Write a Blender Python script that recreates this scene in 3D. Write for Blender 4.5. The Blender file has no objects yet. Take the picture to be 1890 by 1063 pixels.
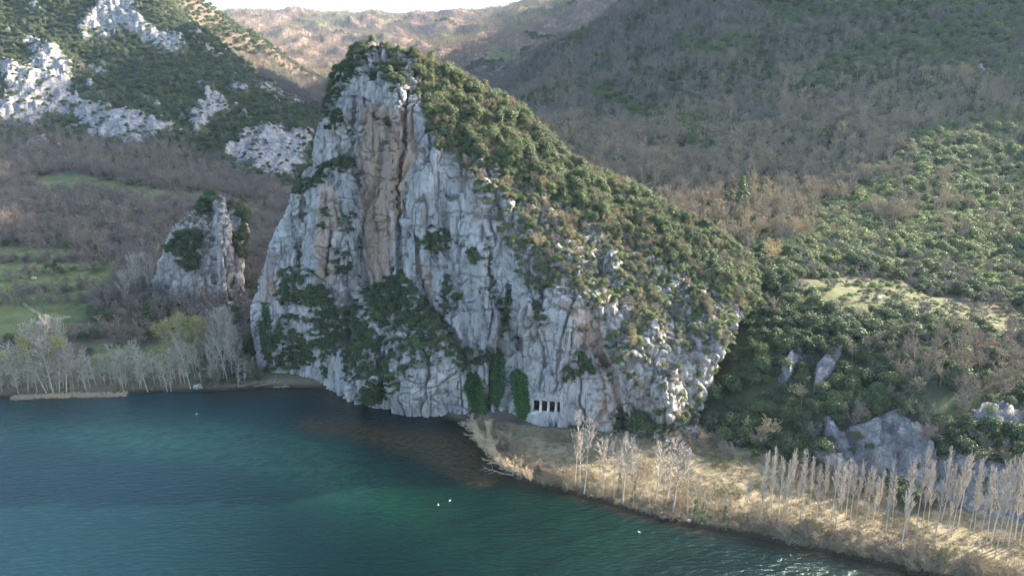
import bpy, math, random
import numpy as np
random.seed(7); rng = np.random.default_rng(7)
SC = bpy.context.scene
COL = SC.collection
R = math.radians
# ------------------------------------------------------------------ camera
CAM_H = 68.0; PITCH = R(14.5); F = 1277.0; CX, CY = 945.0, 531.5
cd = bpy.data.cameras.new("camera"); cam = bpy.data.objects.new("camera", cd); COL.objects.link(cam)
cam.location = (0, 0, CAM_H); cam.rotation_euler = (R(90) - PITCH, 0, 0)
cd.sensor_width = 36; cd.lens = 36 * F / 1890; cd.clip_start = 1; cd.clip_end = 20000
SC.camera = cam
# ------------------------------------------------------------------ light
SUN_EL, SUN_AZ = R(24), R(27)          # azimuth measured from +X towards +Y
sv = (math.cos(SUN_EL) * math.cos(SUN_AZ), math.cos(SUN_EL) * math.sin(SUN_AZ), math.sin(SUN_EL))
world = bpy.data.worlds.new("World"); SC.world = world; world.use_nodes = True
wn = world.node_tree.nodes; wl = world.node_tree.links
bg = wn["Background"]; sky = wn.new("ShaderNodeTexSky"); sky.sky_type = 'NISHITA'; sky.sun_disc = False
sky.sun_elevation = SUN_EL; sky.sun_rotation = math.pi / 2 - SUN_AZ
sky.air_density = 1.0; sky.dust_density = 2.5; sky.ozone_density = 1.0
wl.new(sky.outputs[0], bg.inputs[0]); bg.inputs[1].default_value = 0.13
ld = bpy.data.lights.new("sun", 'SUN'); sun = bpy.data.objects.new("sun", ld); COL.objects.link(sun)
ld.energy = 5.0; ld.angle = R(0.6); ld.color = (1.0, 0.87, 0.72)
from mathutils import Vector
sun.rotation_euler = Vector(sv).to_track_quat('Z', 'Y').to_euler(); sun.location = (100, 0, 300)
SC.view_settings.view_transform = 'Standard'; SC.view_settings.look = 'None'
SC.view_settings.exposure = 2.45; SC.view_settings.gamma = 1.0
SC.cycles.use_denoising = True; SC.cycles.denoiser = 'OPENIMAGEDENOISE'; SC.cycles.denoising_input_passes = 'RGB_ALBEDO_NORMAL'; SC.cycles.denoising_prefilter = 'ACCURATE'
SC.cycles.use_adaptive_sampling = False; SC.cycles.sample_clamp_indirect = 3.0; SC.cycles.sample_clamp_direct = 6.0; SC.cycles.max_bounces = 6; SC.cycles.diffuse_bounces = 3; SC.cycles.glossy_bounces = 2
SC.cycles.transmission_bounces = 3; SC.cycles.transparent_max_bounces = 4; SC.cycles.volume_bounces = 1
HAZE = 0.000045
# ------------------------------------------------------------------ projection helpers (layout is measured off the photo, then lives in metres)
SP, CP = math.sin(PITCH), math.cos(PITCH)
def unproj(px, py, Y):
    px, py, Y = np.broadcast_arrays(np.asarray(px, float), np.asarray(py, float), np.asarray(Y, float))
    u = (px - CX) / F; v = (CY - py) / F
    dy = CP + v * SP; dz = -SP + v * CP
    t = Y / dy
    return np.stack([u * t, Y, CAM_H + dz * t], -1)
def unproj_z(px, py, Z):
    u = (np.asarray(px, float) - CX) / F; v = (CY - np.asarray(py, float)) / F
    dy = CP + v * SP; dz = -SP + v * CP
    t = (Z - CAM_H) / dz
    return np.stack([u * t, dy * t, np.zeros_like(t) + Z], -1)
def proj(P):
    P = np.asarray(P, float); x, y, z = P[..., 0], P[..., 1], P[..., 2] - CAM_H
    d = y * CP - z * SP; w = y * SP + z * CP
    d = np.maximum(d, 1e-3)
    return CX + F * x / d, CY - F * w / d, d
# ------------------------------------------------------------------ numpy noise
_perm = np.concatenate([rng.permutation(256)] * 3).astype(np.int64)
_g = rng.normal(size=(256, 3)); _g /= np.linalg.norm(_g, axis=1)[:, None]; _g = _g.astype(np.float32) * 1.5
def pnoise(P, seed=0):
    P = np.asarray(P, np.float32) + np.float32(seed * 17.37)
    i = np.floor(P).astype(np.int64); f = P - i; u = f * f * f * (f * (f * 6 - 15) + 10)
    i &= 255
    out = np.zeros(P.shape[:-1], np.float32)
    for dx in (0, 1):
        for dy in (0, 1):
            for dz in (0, 1):
                h = _perm[_perm[_perm[(i[..., 0] + dx) & 255] + i[..., 1] + dy & 511] + i[..., 2] + dz & 511] & 255
                g = _g[h]
                d = (f[..., 0] - dx) * g[..., 0] + (f[..., 1] - dy) * g[..., 1] + (f[..., 2] - dz) * g[..., 2]
                w = (u[..., 0] if dx else 1 - u[..., 0]) * (u[..., 1] if dy else 1 - u[..., 1]) * (u[..., 2] if dz else 1 - u[..., 2])
                out += d * w
    return out
def fbm(P, s, octv=4, seed=0, gain=0.5, ridged=False):
    P = np.asarray(P, float) / np.asarray(s, float); a = 1.0; o = 0; tot = 0
    for k in range(octv):
        n = pnoise(P, seed + k * 3)
        if ridged: n = 1 - 2 * np.abs(n)
        o = o + a * n; tot += a; a *= gain; P = P * 2.03
    return o / tot
def worley(P, s, seed=0):
    """F1, F2 and a random value of the nearest cell"""
    P = np.asarray(P, float) / np.asarray(s, float) + seed * 7.1
    i = np.floor(P).astype(np.int64)
    F1 = np.full(P.shape[0], 9.0); F2 = F1.copy(); val = np.zeros(P.shape[0])
    for dx in (-1, 0, 1):
        for dy in (-1, 0, 1):
            for dz in (-1, 0, 1):
                c = i + np.array([dx, dy, dz])
                h = _perm[_perm[_perm[c[:, 0] & 255] + (c[:, 1] & 255) & 511] + (c[:, 2] & 255) & 511] & 255
                q = c + 0.5 + _g[h] * 0.35
                d = np.linalg.norm(P - q, axis=1)
                m = d < F1
                F2 = np.where(m, F1, np.minimum(F2, d)); val = np.where(m, h / 255.0, val); F1 = np.where(m, d, F1)
    return F1, F2, val
def sstep(a, b, x):
    t = np.clip((x - a) / (b - a), 0, 1); return t * t * (3 - 2 * t)
def inpoly(x, y, poly):
    poly = np.asarray(poly, float); r = np.zeros(x.shape, bool); j = len(poly) - 1
    for i in range(len(poly)):
        xi, yi = poly[i]; xj, yj = poly[j]
        c = ((yi > y) != (yj > y)) & (x < (xj - xi) * (y - yi) / (yj - yi + 1e-12) + xi)
        r ^= c; j = i
    return r
def dpoly(x, y, line):
    """distance to an open polyline"""
    line = np.asarray(line, float); best = np.full(x.shape, 1e9)
    for (ax, ay), (bx, by) in zip(line[:-1], line[1:]):
        vx, vy = bx - ax, by - ay; L = vx * vx + vy * vy + 1e-9
        t = np.clip(((x - ax) * vx + (y - ay) * vy) / L, 0, 1)
        best = np.minimum(best, np.hypot(x - ax - t * vx, y - ay - t * vy))
    return best
def softpoly(x, y, poly, soft=6):
    m = inpoly(x, y, poly); d = dpoly(x, y, list(poly) + [poly[0]])
    return sstep(-soft, soft, np.where(m, d, -d))
def rbf_fit(X, V):
    n = len(X); r = np.linalg.norm(X[:, None] - X[None], axis=2)
    K = np.where(r > 0, r * r * np.log(r + 1e-12), 0) + np.eye(n) * 1e-4
    Pm = np.hstack([np.ones((n, 1)), X]); A = np.zeros((n + 3, n + 3))
    A[:n, :n] = K; A[:n, n:] = Pm; A[n:, :n] = Pm.T
    w = np.linalg.solve(A, np.concatenate([V, np.zeros(3)]))
    def f(Q):
        out = np.zeros(len(Q))
        for s in range(0, len(Q), 20000):
            q = Q[s:s + 20000]; r = np.linalg.norm(q[:, None] - X[None], axis=2)
            out[s:s + 20000] = np.where(r > 0, r * r * np.log(r + 1e-12), 0) @ w[:n] + w[n] + q @ w[n + 1:]
        return out
    return f
# ------------------------------------------------------------------ mesh helpers
def mk_mesh(name, V, Fc, mat=None, smooth=False, attrs=None):
    V = np.ascontiguousarray(V, np.float32); me = bpy.data.meshes.new(name)
    if isinstance(Fc, np.ndarray):
        k = Fc.shape[1]; me.vertices.add(len(V)); me.vertices.foreach_set("co", V.ravel())
        me.loops.add(Fc.size); me.loops.foreach_set("vertex_index", Fc.astype(np.int32).ravel())
        me.polygons.add(len(Fc)); me.polygons.foreach_set("loop_start", np.arange(0, Fc.size, k, dtype=np.int32))
        me.update(calc_edges=True)
    else:
        me.from_pydata([tuple(map(float, v)) for v in V], [], Fc); me.update()
    if mat: me.materials.append(mat)
    if smooth: me.polygons.foreach_set("use_smooth", np.ones(len(me.polygons), bool))
    for k, a in (attrs or {}).items(): set_attr(me, k, a)
    return me
def set_attr(me, k, a, dom='POINT'):
    at = me.attributes.new(k, 'FLOAT', dom); at.data.foreach_set("value", np.ascontiguousarray(a, np.float32))
def link(name, me, parent=None):
    o = bpy.data.objects.new(name, me); COL.objects.link(o)
    if parent is not None: o.parent = parent
    return o
def tag(o, label=None, cat=None, group=None, kind=None):
    if label: o['label'] = label
    if cat: o['category'] = cat
    if group: o['group'] = group
    if kind: o['kind'] = kind
    return o
def empty(name, loc, rz=0):
    o = bpy.data.objects.new(name, None); COL.objects.link(o); o.location = [float(c) for c in loc]; o.rotation_euler = (0, 0, rz); return o
def gridfaces(nr, nc):
    i = np.arange((nr - 1) * (nc - 1)); r, c = i // (nc - 1), i % (nc - 1); a = r * nc + c
    return np.stack([a, a + 1, a + nc + 1, a + nc], 1)
# ------------------------------------------------------------------ materials
class T:
    def __init__(s, name):
        s.m = bpy.data.materials.new(name); s.m.use_nodes = True; s.t = s.m.node_tree; s.t.nodes.clear()
        s.out = s.n('OutputMaterial')
    def n(s, typ, ins=None, **kw):
        o = s.t.nodes.new('ShaderNode' + typ)
        for k, v in kw.items(): setattr(o, k, v)
        for k, v in (ins or {}).items(): s.set(o.inputs[k], v)
        return o
    def set(s, sock, v):
        if hasattr(v, 'is_output') or isinstance(v, bpy.types.NodeSocket): s.t.links.new(v, sock)
        elif isinstance(v, bpy.types.Node): s.t.links.new(v.outputs[0], sock)
        else:
            if isinstance(v, tuple) and len(v) == 3 and len(sock.default_value) == 4: v = v + (1,)
            sock.default_value = v
    def mix(s, f, a, b, mode='MIX'):
        o = s.n('Mix', data_type='RGBA', blend_type=mode); o.clamp_factor = True
        s.set(o.inputs[0], f); s.set(o.inputs[6], a); s.set(o.inputs[7], b); return o.outputs[2]
    def math(s, op, a, b=0.0, c=None, clamp=False):
        o = s.n('Math', operation=op, use_clamp=clamp); s.set(o.inputs[0], a); s.set(o.inputs[1], b)
        if c is not None: s.set(o.inputs[2], c)
        return o.outputs[0]
    def attr(s, name, typ='GEOMETRY'):
        o = s.n('Attribute', attribute_name=name, attribute_type=typ); return o.outputs['Fac']
    def noise(s, vec, scale, detail=4, rough=0.55, dist=0.0):
        o = s.n('TexNoise', {'Vector': vec, 'Scale': scale, 'Detail': detail, 'Roughness': rough, 'Distortion': dist}); return o.outputs['Fac']
    def vmul(s, vec, k):
        o = s.n('VectorMath', operation='MULTIPLY'); s.set(o.inputs[0], vec); s.set(o.inputs[1], k); return o.outputs[0]
    def ramp(s, f, a, b, smooth=True):
        o = s.n('MapRange', {'Value': f, 'From Min': a, 'From Max': b}); o.interpolation_type = 'SMOOTHSTEP' if smooth else 'LINEAR'
        return o.outputs[0]
    def surf(s, color, rough=0.9, bump=None, spec=0.2, **kw):
        p = s.n('BsdfPrincipled', {'Base Color': color, 'Roughness': rough, 'Specular IOR Level': spec}); s.p = p
        for k, v in kw.items(): s.set(p.inputs[k.replace('_', ' ')], v)
        if bump is not None: s.set(p.inputs['Normal'], bump)
        s.t.links.new(p.outputs[0], s.out.inputs[0]); return s.m
    def bump(s, h, dist, strength=1.0, prev=None):
        o = s.n('Bump', {'Height': h, 'Distance': dist, 'Strength': strength})
        if prev is not None: s.set(o.inputs['Normal'], prev)
        return o.outputs[0]

def mat_rock(name, base=(0.55, 0.52, 0.49), dark=(0.36, 0.345, 0.34)):
    t = T(name); pos = t.n('NewGeometry').outputs['Position']
    big = t.noise(pos, 0.09, 5, 0.6); streak = t.noise(t.vmul(pos, (1, 1, 0.09)), 0.55, 7, 0.65, 0.4)
    fine = t.noise(t.vmul(pos, (1, 1, 0.5)), 1.6, 8, 0.7)
    c = t.mix(t.ramp(big, 0.35, 0.65), dark, base)
    c = t.mix(t.math('MULTIPLY', t.ramp(streak, 0.45, 0.68), 0.65), c, (0.60, 0.57, 0.54))
    c = t.mix(t.math('MULTIPLY', t.ramp(t.noise(t.vmul(pos, (1.3, 1.3, 0.05)), 1.1, 5, 0.6), 0.54, 0.66), 0.75), c, (0.10, 0.105, 0.125))
    c = t.mix(t.math('MULTIPLY', t.ramp(fine, 0.5, 0.75), 0.35), c, (0.62, 0.59, 0.55))
    st = t.math('MULTIPLY', t.attr('stain'), t.ramp(t.noise(t.vmul(pos, (1, 1, 0.07)), 0.9, 6, 0.65, 0.3), 0.30, 0.60))
    c = t.mix(t.math('MULTIPLY', st, 0.9), c, t.mix(fine, (0.42, 0.23, 0.14), (0.62, 0.42, 0.29)))
    rs = t.ramp(t.noise(t.vmul(pos, (1, 1, 0.2)), 0.13, 4, 0.6, 0.6), 0.6, 0.75)
    c = t.mix(t.math('MULTIPLY', rs, 0.35), c, (0.45, 0.30, 0.22))
    # moss, lichen and soil in the cracks
    mo = t.math('MULTIPLY', t.attr('moss'), t.ramp(t.noise(pos, 0.7, 6, 0.7), 0.42, 0.56))
    c = t.mix(t.math('MULTIPLY', mo, 0.9), c, t.mix(fine, (0.055, 0.06, 0.03), (0.16, 0.14, 0.08)))
    cr = t.n('TexVoronoi', {'Vector': t.n('VectorMath', {0: t.vmul(pos, (0.55, 0.55, 0.10)), 1: t.vmul(t.n('TexNoise', {'Vector': pos, 'Scale': 0.6, 'Detail': 3}).outputs['Color'], (0.9, 0.9, 0.9))}, operation='ADD').outputs[0], 'Scale': 0.7}, feature='DISTANCE_TO_EDGE').outputs['Distance']
    crk = t.math('MULTIPLY', t.ramp(cr, 0.035, 0.0), t.ramp(t.noise(pos, 0.25, 2), 0.42, 0.6))
    c = t.mix(t.math('MULTIPLY', crk, 0.5), c, (0.10, 0.10, 0.11))
    b = t.bump(t.noise(t.vmul(pos, (1, 1, 0.6)), 0.9, 10, 0.78), 1.6, 0.9)
    b = t.bump(t.math('SUBTRACT', 1.0, crk), 0.35, 0.8, b)
    return t.surf(c, 0.92, b, 0.15)

def mat_terrain():
    t = T('hillside_ground'); pos = t.n('NewGeometry').outputs['Position']
    n1 = t.noise(pos, 0.035, 6, 0.6); n2 = t.noise(pos, 0.6, 6, 0.7); n3 = t.noise(pos, 0.22, 5, 0.65)
    c = t.mix(t.ramp(n3, 0.35, 0.65), (0.07, 0.062, 0.048), (0.12, 0.10, 0.075))
    c = t.mix(t.math('MULTIPLY', t.ramp(n2, 0.45, 0.7), 0.5), c, (0.06, 0.065, 0.035))
    c = t.mix(t.attr('scrub'), c, t.mix(n2, (0.035, 0.048, 0.022), (0.075, 0.08, 0.045)))
    far = t.attr('far')
    fb = t.mix(t.ramp(t.noise(t.vmul(pos, (1, 0.35, 0.35)), 0.03, 8, 0.7), 0.35, 0.65), (0.12, 0.085, 0.07), (0.27, 0.19, 0.145))
    fb = t.mix(t.ramp(t.noise(pos, 0.006, 5, 0.6), 0.55, 0.66), fb, (0.10, 0.10, 0.06))
    c = t.mix(far, c, fb)
    gr = t.mix(t.ramp(n3, 0.3, 0.7), (0.065, 0.085, 0.035), (0.12, 0.14, 0.06))
    gr = t.mix(t.math('MULTIPLY', t.ramp(n2, 0.5, 0.75), 0.5), gr, (0.20, 0.18, 0.09))
    c = t.mix(t.attr('grass'), c, gr)
    dr = t.mix(t.ramp(n2, 0.3, 0.7), (0.15, 0.125, 0.08), (0.25, 0.21, 0.14))
    dr = t.mix(t.math('MULTIPLY', t.ramp(n3, 0.5, 0.7), 0.6), dr, (0.16, 0.17, 0.06))
    c = t.mix(t.attr('dry'), c, dr)
    rk = t.mix(t.ramp(t.noise(t.vmul(pos, (1, 1, 0.3)), 0.35, 8, 0.7), 0.35, 0.7), (0.20, 0.20, 0.205), (0.45, 0.435, 0.415))
    rk = t.mix(t.math('MULTIPLY', t.ramp(t.noise(t.vmul(pos, (1, 1, 0.2)), 0.12, 4), 0.55, 0.7), 0.4), rk, (0.36, 0.27, 0.21))
    rcr = t.n('TexVoronoi', {'Vector': t.n('Mapping', {'Vector': t.n('VectorMath', {0: pos, 1: t.vmul(t.n('TexNoise', {'Vector': pos, 'Scale': 0.5, 'Detail': 4}).outputs['Color'], (2.6, 2.6, 2.6))}, operation='ADD').outputs[0], 'Rotation': (0, 0.8, 0), 'Scale': (0.35, 0.6, 1.1)}).outputs[0], 'Scale': 0.6}, feature='DISTANCE_TO_EDGE').outputs['Distance']
    rk = t.mix(t.math('MULTIPLY', t.ramp(rcr, 0.07, 0.0), 0.5), rk, (0.09, 0.09, 0.09))
    rm = t.attr('rock')
    rm = t.ramp(t.math('ADD', rm, t.math('MULTIPLY', t.math('SUBTRACT', t.noise(pos, 0.16, 8, 0.7), 0.5), 1.6)), 0.45, 0.62)
    c = t.mix(rm, c, rk)
    c = t.mix(t.math('MULTIPLY', t.attr('path'), 0.5), c, (0.40, 0.34, 0.26))
    c = t.mix(t.attr('mud'), c, (0.035, 0.028, 0.02))
    b = t.bump(n2, 0.5, 0.6); b = t.bump(t.noise(pos, 0.3, 8, 0.7), t.math('MULTIPLY', t.math('ADD', rm, far), 2.5), 0.9, b)
    return t.surf(c, 0.95, b, 0.1)

def mat_leaf(name, dark, light, trans=0.25):
    t = T(name); tint = t.attr('tint', 'INSTANCER'); rnd = t.n('ObjectInfo').outputs['Random']; lf = t.attr('leaf')
    a = t.math('ADD', t.math('MULTIPLY', tint, 0.75), t.math('MULTIPLY', lf, 0.35), clamp=True)
    c = t.mix(a, dark, light)
    c = t.mix(t.math('MULTIPLY', rnd, 0.5), c, (0.10, 0.115, 0.07))
    p = t.n('BsdfPrincipled', {'Base Color': c, 'Roughness': 0.6, 'Specular IOR Level': 0.25})
    tr = t.n('BsdfTranslucent', {'Color': c}); mx = t.n('MixShader', {0: trans, 1: p.outputs[0], 2: tr.outputs[0]})
    t.t.links.new(mx.outputs[0], t.out.inputs[0]); return t.m
def mat_bark(name, a, b):
    t = T(name); tint = t.attr('tint', 'INSTANCER'); rnd = t.n('ObjectInfo').outputs['Random']
    c = t.mix(tint, a, b); c = t.mix(t.math('MULTIPLY', rnd, 0.35), c, t.mix(0.5, c, (0.10, 0.09, 0.08)))
    return t.surf(c, 0.85, None, 0.15)
M = {}
M['rock'] = mat_rock('limestone'); M['ground'] = mat_terrain()
M['ever'] = mat_leaf('evergreen_leaves', (0.026, 0.056, 0.026), (0.19, 0.235, 0.09))
M['ivy'] = mat_leaf('ivy_leaves', (0.022, 0.065, 0.016), (0.07, 0.16, 0.035))
M['spring'] = mat_leaf('spring_leaves', (0.30, 0.29, 0.07), (0.45, 0.42, 0.10), 0.4)
M['bare'] = mat_bark('bare_twigs', (0.165, 0.15, 0.145), (0.43, 0.34, 0.19))
M['pale'] = mat_bark('pale_bark', (0.31, 0.285, 0.25), (0.51, 0.455, 0.37))
M['reed'] = mat_bark('dry_reed', (0.36, 0.28, 0.18), (0.58, 0.48, 0.34))
M['grass'] = mat_bark('dry_grass', (0.15, 0.145, 0.07), (0.35, 0.295, 0.20))
# ------------------------------------------------------------------ terrain: heights set per photo column, gridded in metres
COLS = {
 0:    [(165,712),(175,670),(200,590),(240,505),(300,415),(380,335),(450,265),(500,200),(560,120),(640,20),(720,-80),(900,-150),(1500,-60),(3000,-100)],
 200:  [(165,712),(175,668),(200,595),(240,510),(300,425),(380,340),(450,275),(500,215),(560,145),(640,50),(720,-35),(850,-90),(1100,-60),(1600,0),(3000,0)],
 300:  [(165,710),(180,655),(200,595),(240,512),(300,425),(380,345),(445,290),(500,225),(560,155),(620,75),(680,15),(740,20),(850,0),(1000,-35),(1200,20),(1700,80),(2500,40)],
 400:  [(168,700),(180,660),(200,600),(221,540),(260,470),(320,405),(380,355),(440,315),(500,240),(560,170),(620,110),(650,88),(710,125),(800,140),(900,90),(1000,27),(1150,110),(1700,100),(2500,46),(3500,60)],
 500:  [(170,690),(185,650),(205,600),(240,530),(300,440),(350,395),(420,340),(500,265),(560,205),(640,160),(670,165),(740,215),(850,190),(1000,92),(1150,150),(1700,110),(2500,40),(3500,60)],
 600:  [(175,680),(190,640),(221,560),(300,440),(400,350),(500,290),(600,235),(670,215),(760,240),(860,225),(1000,152),(1150,170),(1700,110),(2500,46),(3500,60)],
 750:  [(160,720),(200,610),(300,450),(500,290),(700,220),(900,190),(1200,160),(1700,105),(2500,46),(3500,60)],
 850:  [(155,720),(200,590),(300,430),(450,290),(600,215),(800,165),(1000,150),(1200,118),(1300,122),(1700,95),(2500,45),(3500,60)],
 940:  [(150,725),(200,580),(300,400),(450,255),(600,178),(660,165),(760,172),(900,150),(1000,136),(1200,116),(1400,93),(1500,108),(1700,85),(2500,30),(3500,50)],
 1000: [(148,725),(165,675),(200,570),(300,370),(400,250),(500,195),(600,150),(650,125),(720,145),(900,150),(1300,105),(1800,62),(2500,14),(3500,40)],
 1100: [(146,725),(165,660),(200,540),(300,330),(400,250),(500,180),(600,110),(660,74),(740,110),(900,115),(1500,62),(2500,-8),(3500,20)],
 1200: [(142,735),(165,650),(200,510),(250,400),(300,325),(400,240),(500,145),(600,66),(680,14),(780,10),(900,-40),(1200,20),(2500,-30),(3500,0)],
 1300: [(135,775),(150,695),(175,580),(200,510),(250,410),(300,335),(400,220),(500,120),(600,25),(700,-110),(800,-230),(950,-260),(1500,-120),(3000,-60)],  # here to the last column, far rows above frame raised to shade the left
 1400: [(127,815),(140,715),(155,625),(175,535),(200,478),(250,410),(300,340),(400,215),(500,100),(600,0),(700,-150),(850,-330),(1000,-330),(2500,-100)],
 1550: [(117,862),(125,800),(138,700),(160,580),(185,516),(215,465),(260,400),(300,345),(400,205),(500,95),(600,-20),(700,-200),(850,-380),(1000,-380),(2500,-100)],
 1700: [(111,900),(119,805),(130,712),(148,615),(170,563),(192,522),(215,460),(260,385),(300,318),(400,170),(480,60),(560,-90),(700,-340),(850,-450),(1000,-400),(2500,-100)],
 1890: [(102,950),(110,862),(120,780),(140,668),(165,590),(190,548),(215,480),(260,392),(300,320),(400,160),(470,50),(540,-120),(700,-430),(850,-500),(1000,-400),(2500,-100)],
}
_c = []
for px, rows in COLS.items():
    for Y, py in rows: _c.append(unproj(px, py, Y))
_c = [tuple(c) for c in _c]
# outside the frame, in metres
_c += [(-220,150,3),(-300,250,25),(-420,300,60),(-600,400,140),(-900,600,260),(-1200,1000,420),(-2500,2200,600),(-260,90,3),(-500,160,30)]
_c += [(135,95,10),(150,130,18),(185,170,30),(240,210,45),(300,260,60),(360,330,80),(420,420,105),(470,560,270),(380,640,340),(560,620,370),(760,640,330),(900,900,430),(1500,1300,520),(300,160,40),(500,260,70),(3000,2500,500),(170,80,8)]  # right-hand mountain out of view, raised to keep sun off the left
_c = np.array(_c)
def dom(X, Y): return np.stack([X / Y * 2.2, np.log(Y) * 2.0], -1)
_Z = _c[:, 2]
_h = rbf_fit(dom(_c[:, 0], _c[:, 1]), _Z)
NA, NY = 1000, 760
A0, A1, Y0, Y1 = -1.25, 1.25, 70.0, 4200.0
# finer azimuth cells inside the view, coarser outside
_s = np.linspace(-1, 1, NA); az = np.sign(_s) * np.where(np.abs(_s) < 0.88, np.abs(_s) * 0.95, 0.836 + (np.abs(_s) - 0.88) * (1.25 - 0.836) / 0.12)
ly = np.linspace(math.log(Y0), math.log(Y1), NY)
ca = np.linspace(A0, A1, 260); cl = np.linspace(ly[0], ly[-1], 240)
CA, CL = np.meshgrid(ca, cl)
Yc = np.exp(CL); Hc = _h(dom((CA * Yc).ravel(), Yc.ravel())).reshape(CA.shape)
def bil(G, X, Y):
    a = np.clip((X / Y - A0) / (A1 - A0) * (len(ca) - 1), 0, len(ca) - 1.001); b = np.clip((np.log(Y) - ly[0]) / (ly[-1] - ly[0]) * (len(cl) - 1), 0, len(cl) - 1.001)
    i = a.astype(int); j = b.astype(int); fa = a - i; fb = b - j
    return G[j, i] * (1 - fa) * (1 - fb) + G[j, i + 1] * fa * (1 - fb) + G[j + 1, i] * (1 - fa) * fb + G[j + 1, i + 1] * fa * fb
# the shoreline, a closed outline of the lake in metres
_shore_px = [(-250,742),(-60,738),(0,734),(60,731),(130,728),(200,727),(280,724),(360,722),(420,720),(480,716),(530,715),(590,716),(620,722),(660,742),(720,755),(800,766),(855,781),(872,797),(878,812),(893,830),(912,852),(928,872),(960,886),(1010,900),(1060,912),(1120,928),(1190,950),(1270,970),(1330,979),(1400,992),(1450,1006),(1530,1020),(1600,1036),(1720,1062),(1860,1100)]
SHORE = unproj_z([p[0] for p in _shore_px], [p[1] for p in _shore_px], 0.0)[:, :2]
LAKE = [tuple(p) for p in SHORE] + [(120, 60), (200, 20), (400, -600), (-900, -600), (-500, 150), (-260, 152)]
def lakedist(X, Y):
    m = inpoly(X, Y, LAKE); d = dpoly(X, Y, LAKE + [LAKE[0]]); return np.where(m, -d, d)
def P3(X, Y, Z=None): return np.stack([X, Y, np.zeros_like(X) if Z is None else Z], -1)
# ---- zones, outlined on the photo and tied to the ground they lie on
Z_ROCK = [
 [(130,60),(160,30),(170,0),(175,-40),(240,-40),(250,0),(265,35),(300,60),(345,80),(340,100),(300,100),(260,78),(225,60),(180,72),(145,75)],
 [(0,105),(40,125),(60,100),(35,80),(45,68),(90,80),(125,105),(140,130),(138,160),(160,190),(200,205),(200,240),(130,225),(90,215),(60,235),(0,240)],
 [(0,105),(40,130),(70,160),(60,235),(0,240)],
 [(130,200),(190,192),(280,215),(350,240),(300,255),(240,270),(170,262),(150,235)],
 [(345,230),(370,185),(380,162),(400,160),(410,178),(425,178),(415,205),(390,225),(368,262),(350,255)],
 [(405,290),(420,262),(470,232),(520,235),(580,245),(570,300),(530,335),(480,325),(430,305)],
 [(245,120),(262,125),(255,170),(300,188),(305,200),(275,204),(250,165)], [(35,0),(70,0),(80,12),(75,28),(45,18)],
 [(465,148),(490,150),(560,185),(575,205),(500,178)], [(150,118),(190,125),(205,140),(170,142)], [(290,60),(330,60),(345,78),(335,110),(300,90)]]
Z_ROCK_N = [[(1520,765),(1560,790),(1600,782),(1625,765),(1660,752),(1690,790),(1730,850),(1720,900),(1650,900),(1570,860),(1520,815)],
 [(1790,762),(1850,748),(1892,770),(1892,800),(1830,800),(1790,785)], [(1436,700),(1470,640),(1480,650),(1462,705),(1445,720)], [(1500,690),(1540,650),(1556,660),(1520,720),(1500,735)],
 [(1690,840),(1800,850),(1892,860),(1892,960),(1800,950),(1720,915)],[(1800,120),(1815,120),(1822,145),(1805,155)],[(1490,850),(1560,850),(1640,890),(1640,915),(1520,880)]]
Z_GRASS = [[(60,330),(130,318),(250,345),(370,360),(500,385),(500,402),(400,385),(250,372),(150,352),(65,362)],
 [(-100,455),(110,457),(135,468),(110,479),(-100,479)],[(-100,484),(140,484),(225,481),(215,505),(200,545),(130,560),(-100,562)],[(-100,566),(180,558),(165,590),(105,612),(-100,630)],
 [(170,640),(360,636),(365,695),(170,695)],[(0,645),(100,640),(120,700),(0,700)]]
Z_CLEAR = [[(1470,530),(1500,518),(1640,513),(1700,538),(1780,560),(1895,572),(1895,622),(1790,602),(1700,580),(1600,575),(1520,560)],[(1700,740),(1800,735),(1895,755),(1895,790),(1790,765),(1720,760)]]
Z_MEADOW_FAR = [[(905,95),(930,88),(960,97),(966,112),(940,122),(905,116),(898,104)],[(818,128),(860,112),(905,112),(860,124),(822,136)]]
Z_GREEN_R = [[(1480,165),(1555,90),(1690,45),(1895,30),(1895,170),(1790,150),(1660,125),(1570,150),(1500,178)],[(1230,75),(1400,75),(1390,112),(1300,115),(1240,100)],[(1062,170),(1120,163),(1205,212),(1195,228),(1110,200)],
 [(1250,215),(1290,235),(1330,300),(1300,300),(1250,250)],[(1400,-20),(1895,-20),(1895,32),(1700,32),(1560,45),(1450,60),(1380,20)],[(1020,60),(1080,50),(1090,66),(1040,76)]]
Z_MIX_R = [[(1640,300),(1700,235),(1895,200),(1895,560),(1780,520),(1650,500),(1480,480),(1455,430),(1520,370)]]
Z_WOOD_L = [[(-300,235),(60,238),(200,268),(330,262),(400,300),(500,340),(560,400),(600,470),(520,640),(300,660),(120,640),(-300,650)]]
Z_WOOD_L2 = [[(430,95),(520,110),(600,160),(640,230),(560,200),(480,145)]]
Z_GULLY = [[(1270,830),(1300,700),(1345,600),(1385,500),(1400,440),(1450,470),(1470,530),(1500,560),(1640,575),(1720,590),(1895,640),(1895,870),(1740,800),(1650,745),(1560,755),(1500,830),(1400,840)]]
def union(x, y, polys, soft, jit=0, P=None):
    if jit and P is not None:
        x = x + jit * fbm(P, 14.0, 3, 5); y = y + jit * 0.7 * fbm(P, 14.0, 3, 9)
    o = np.zeros(x.shape)
    for p in polys: o = np.maximum(o, softpoly(x, y, p, soft))
    return o
PATHS = [[(43,560),(60,572),(80,582),(90,600)],[(62,575),(100,588),(130,585)]]
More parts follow.
